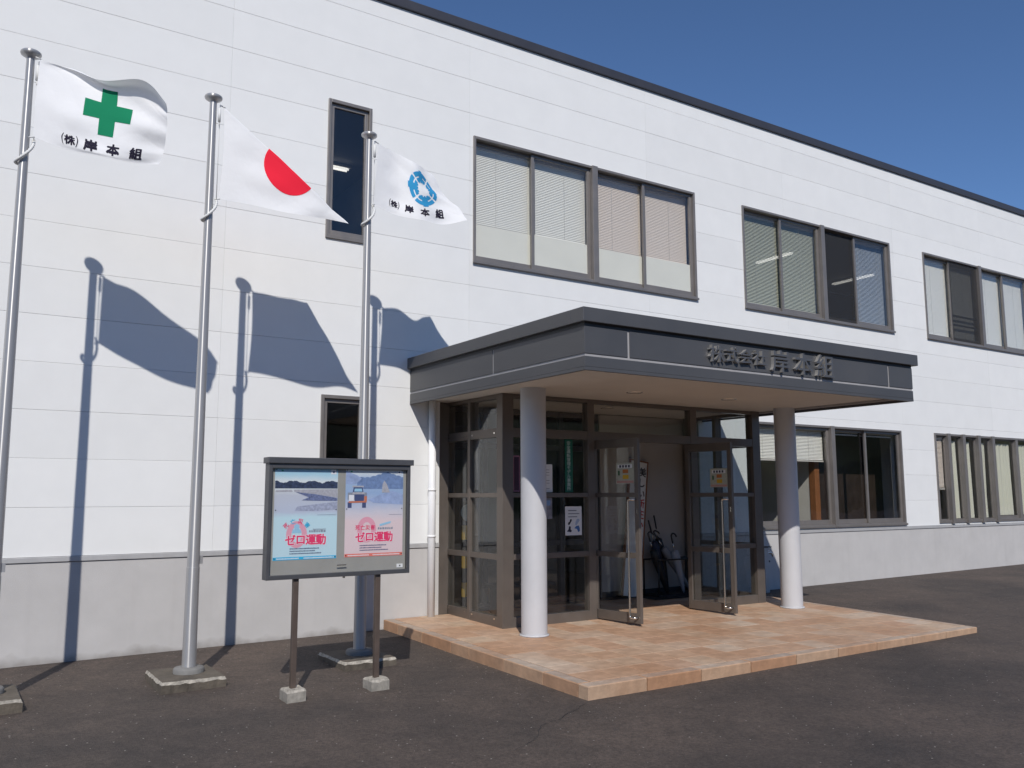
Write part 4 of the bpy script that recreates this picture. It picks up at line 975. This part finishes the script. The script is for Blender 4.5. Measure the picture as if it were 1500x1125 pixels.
# pale blue poster
x0, x1, z0, z1 = 2.200, 2.724, 1.003, 1.722; H = z1-z0
o = poster(x0, x1, z0, z1, ramp_mat('poster_blue_print', [(0, (.50, .68, .74)), (.46, (.50, .69, .75)), (.52, (.48, .53, .64)), (.70, (.50, .53, .60)), (.76, (.62, .66, .68)), (.86, (.66, .72, .74)), (.93, (.40, .62, .74)), (1, (.30, .54, .72))], 0, H, .03), 'pale blue poster with a river bank picture, left in the notice board')
shape(o, wavy(x0+.003, x1-.002, 1.562, 1.612, 90, .015, 5, 6), P_TREE, y1)
shape(o, [(x0+.012, 1.548), (x0+.14, 1.552), (x0+.145, 1.536), (x0+.006, 1.534)][::-1], P_BANK, y2); shape(o, [(x0+.155, 1.552), (x1-.002, 1.558), (x1-.002, 1.49), (x0+.30, 1.522), (x0+.16, 1.535)][::-1], P_BANK, y2)
shape(o, [(x0+.17, 1.533), (x0+.32, 1.518), (x1-.002, 1.486), (x1-.002, 1.462), (x0+.33, 1.464), (x0+.22, 1.468), (x0+.28, 1.492)][::-1], P_STONE, y2)
shape(o, [(x0+.19, 1.42), (x0+.33, 1.436), (x1-.002, 1.456), (x1-.002, 1.394), (x0+.36, 1.382), (x0+.16, 1.384)][::-1], mat('poster_shore', (.34, .37, .48), .5, noise=.35, nscale=45), y1)
shape(o, [(x0+.002, z0+.001), (x1-.002, z0+.001), (x1-.002, z0+.024), (x0+.002, z0+.024)], P_CYAN, y1, 'footer_band'); lines(o, [(x0+.03, x0+.21, z0+.007, .010), (x0+.25, x1-.03, z0+.007, .010)], P_WH, y2, 1)
def zero_mark(o, cx, cz, r):
    n = 28; mb = MB(); vs = []
    for k in range(n): a = 2*math.pi*k/n; vs += [(cx+.085*r*math.cos(a), y1, cz+.105*r*math.sin(a)), (cx+.042*r*math.cos(a), y1, cz+.062*r*math.sin(a))]
    mb.add(vs, [(2*k, 2*k+1, (2*k+3) % (2*n), (2*k+2) % (2*n)) for k in range(n)]); build('zero_mark', mb, P_LPINK, o)
zero_mark(o, 2.388, 1.20, 1.0)
arc_text(o, '死亡災害', 2.388, 1.185, .122, 136, 46, .042, [P_PINK, P_CYAN, P_PINK, P_CYAN], y3)
row_text(o, 'ゼロ運動', 2.296, 2.632, 1.158, .088, P_WH, y2, .0065, 'character_outline'); row_text(o, 'ゼロ運動', 2.296, 2.632, 1.158, .088, P_PINK, y3, .0028)
shape(o, [(2.372, 1.235), (2.405, 1.235), (2.412, 1.27), (2.388, 1.287), (2.364, 1.27)], P_LB, y3); shape(o, [(2.348, 1.212), (2.428, 1.212), (2.42, 1.24), (2.356, 1.24)], P_LB, y2)
lines(o, [(2.49, 2.63, 1.215, .02), (2.52, 2.63, 1.235, .008)], P_GR, y2, 4)
lines(o, [(2.335, 2.570, 1.085, .010), (2.335, 2.535, 1.066, .010), (2.335, 2.595, 1.047, .010), (x1-.17, x1-.012, 1.350, .003)], P_NAVY, y2, 2)
shape(o, [(x1-.06, z1-.045), (x1-.014, z1-.045), (x1-.014, z1-.006), (x1-.06, z1-.006)], P_WH, y2, 'corner_mark'); lines(o, [(x1-.045, x1-.030, z1-.035, .02)], P_NAVY, y3, 9)
shape(o, [(x0+.052, z1-.025), (x0+.068, z1-.025), (x0+.068, z1-.013), (x0+.052, z1-.013)], P_GRN, y2, 'corner_mark'); pins(o, x0, x1, z0, z1)
# pink poster
x0, x1, z0, z1 = 2.792, 3.314, 1.006, 1.726; H = z1-z0
o = poster(x0, x1, z0, z1, ramp_mat('poster_pink_print', [(0, (.70, .56, .57)), (.40, (.71, .58, .59)), (.50, (.60, .58, .64)), (.60, (.44, .50, .64)), (.72, (.30, .42, .62)), (.88, (.36, .48, .66)), (.95, (.62, .68, .72)), (1, (.72, .74, .74))], 0, H, .06), 'pale pink poster with a dump truck picture, right in the notice board')
shape(o, [(x0+.001, 1.64), (x0+.001, 1.706), (x0+.03, 1.695), (x0+.10, 1.672), (x0+.14, 1.645), (x0+.09, 1.60), (x0+.001, 1.60)][::-1], P_DUST, y2)
pk = wavy(x0+.10, x1-.001, 1.56, 1.655, 60, .006, 2, 16); pk = pk[:1]+[(x, z+.045*max(0, 1-abs(x-(x0+.37))/.16)) for x, z in pk[1:]]
shape(o, pk, mat('poster_forest', (.16, .24, .42), .5, noise=.3, nscale=30), y1)
shape(o, [(x0+.20, 1.47), (x0+.30, 1.51), (x0+.42, 1.545), (x1-.002, 1.515), (x1-.002, 1.43), (x0+.25, 1.445)][::-1], P_DUST, y2)
shape(o, [(x0+.325, 1.53), (x0+.33, 1.60), (x0+.345, 1.63), (x0+.37, 1.60), (x0+.39, 1.55), (x0+.40, 1.53)][::-1], P_BANK, y3)
# dump truck: cab, bonnet, bumper, wheels, canopy
for pts, m_, yy in (([(.02, 1.47), (.19, 1.47), (.19, 1.53), (.02, 1.53)], P_GR, y2), ([(.062, 1.53), (.158, 1.53), (.150, 1.572), (.070, 1.572)], P_NAVY, y3), ([(.075, 1.538), (.147, 1.538), (.142, 1.562), (.08, 1.562)], P_LB, y4),
                    ([(.058, 1.574), (.162, 1.574), (.158, 1.586), (.062, 1.586)], P_BANK, y3), ([(.082, 1.452), (.162, 1.452), (.166, 1.52), (.078, 1.52)], P_NAVY, y3), ([(.03, 1.462), (.075, 1.462), (.075, 1.51), (.03, 1.51)], P_WH, y3),
                    ([(.166, 1.462), (.19, 1.462), (.19, 1.50), (.166, 1.50)], P_ORNG, y3), ([(.028, 1.445), (.188, 1.448), (.188, 1.462), (.028, 1.458)], P_ORNG, y4), ([(.02, 1.405), (.055, 1.405), (.055, 1.45), (.02, 1.45)], P_NAVY, y3), ([(.148, 1.405), (.182, 1.405), (.182, 1.45), (.148, 1.45)], P_NAVY, y3),
                    ([(.058, 1.515), (.172, 1.515), (.165, 1.533), (.065, 1.533)], P_BANK, y4)):
    shape(o, [(x0+a_, b_) for a_, b_ in pts], m_, yy)
shape(o, [(x0+.002, z0+.001), (x1-.002, z0+.001), (x1-.002, z0+.026), (x0+.002, z0+.026)], P_SALM, y1, 'footer_band'); lines(o, [(x0+.03, x0+.21, z0+.008, .010), (x0+.25, x1-.03, z0+.008, .010)], P_WH, y2, 6)
zero_mark(o, 2.985, 1.225, 1.0)
row_text(o, '死亡災害', 2.882, 3.06, 1.243, .042, P_PINK, y3, .0008)
row_text(o, 'ゼロ運動', 2.885, 3.222, 1.165, .088, P_WH, y2, .0065, 'character_outline'); row_text(o, 'ゼロ運動', 2.885, 3.222, 1.165, .088, P_PINK, y3, .0028)
shape(o, [(3.10, 1.25), (3.20, 1.275), (3.205, 1.29), (3.19, 1.29), (3.10, 1.268)], P_LB, y3); lines(o, [(3.085, 3.22, 1.225, .02)], P_GR, y2, 8)
lines(o, [(2.925, 3.155, 1.092, .010), (2.925, 3.115, 1.073, .010), (2.925, 3.18, 1.054, .010), (x1-.13, x1-.012, 1.345, .003)], P_NAVY, y2, 3)
shape(o, [(x1-.052, z1-.04), (x1-.018, z1-.04), (x1-.018, z1-.012), (x1-.052, z1-.012)], P_WH, y2, 'corner_mark'); lines(o, [(x1-.045, x1-.03, z1-.034, .018)], P_NAVY, y3, 9)
shape(o, [(x0+.042, z1-.03), (x0+.058, z1-.03), (x0+.058, z1-.018), (x0+.042, z1-.018)], P_GRN, y2, 'corner_mark'); pins(o, x0, x1, z0, z1)
mb = MB(); mb.box(3.262, 3.318, BY+.031, BY+.0335, .905, .935); o = build('maker_plate', mb, M_PAPER, nb); mb = MB(); mb.poly([(3.285, BY+.0305, .914), (3.297, BY+.0305, .914), (3.297, BY+.0305, .926), (3.285, BY+.0305, .926)]); build('emblem', mb, M_GINK, o)
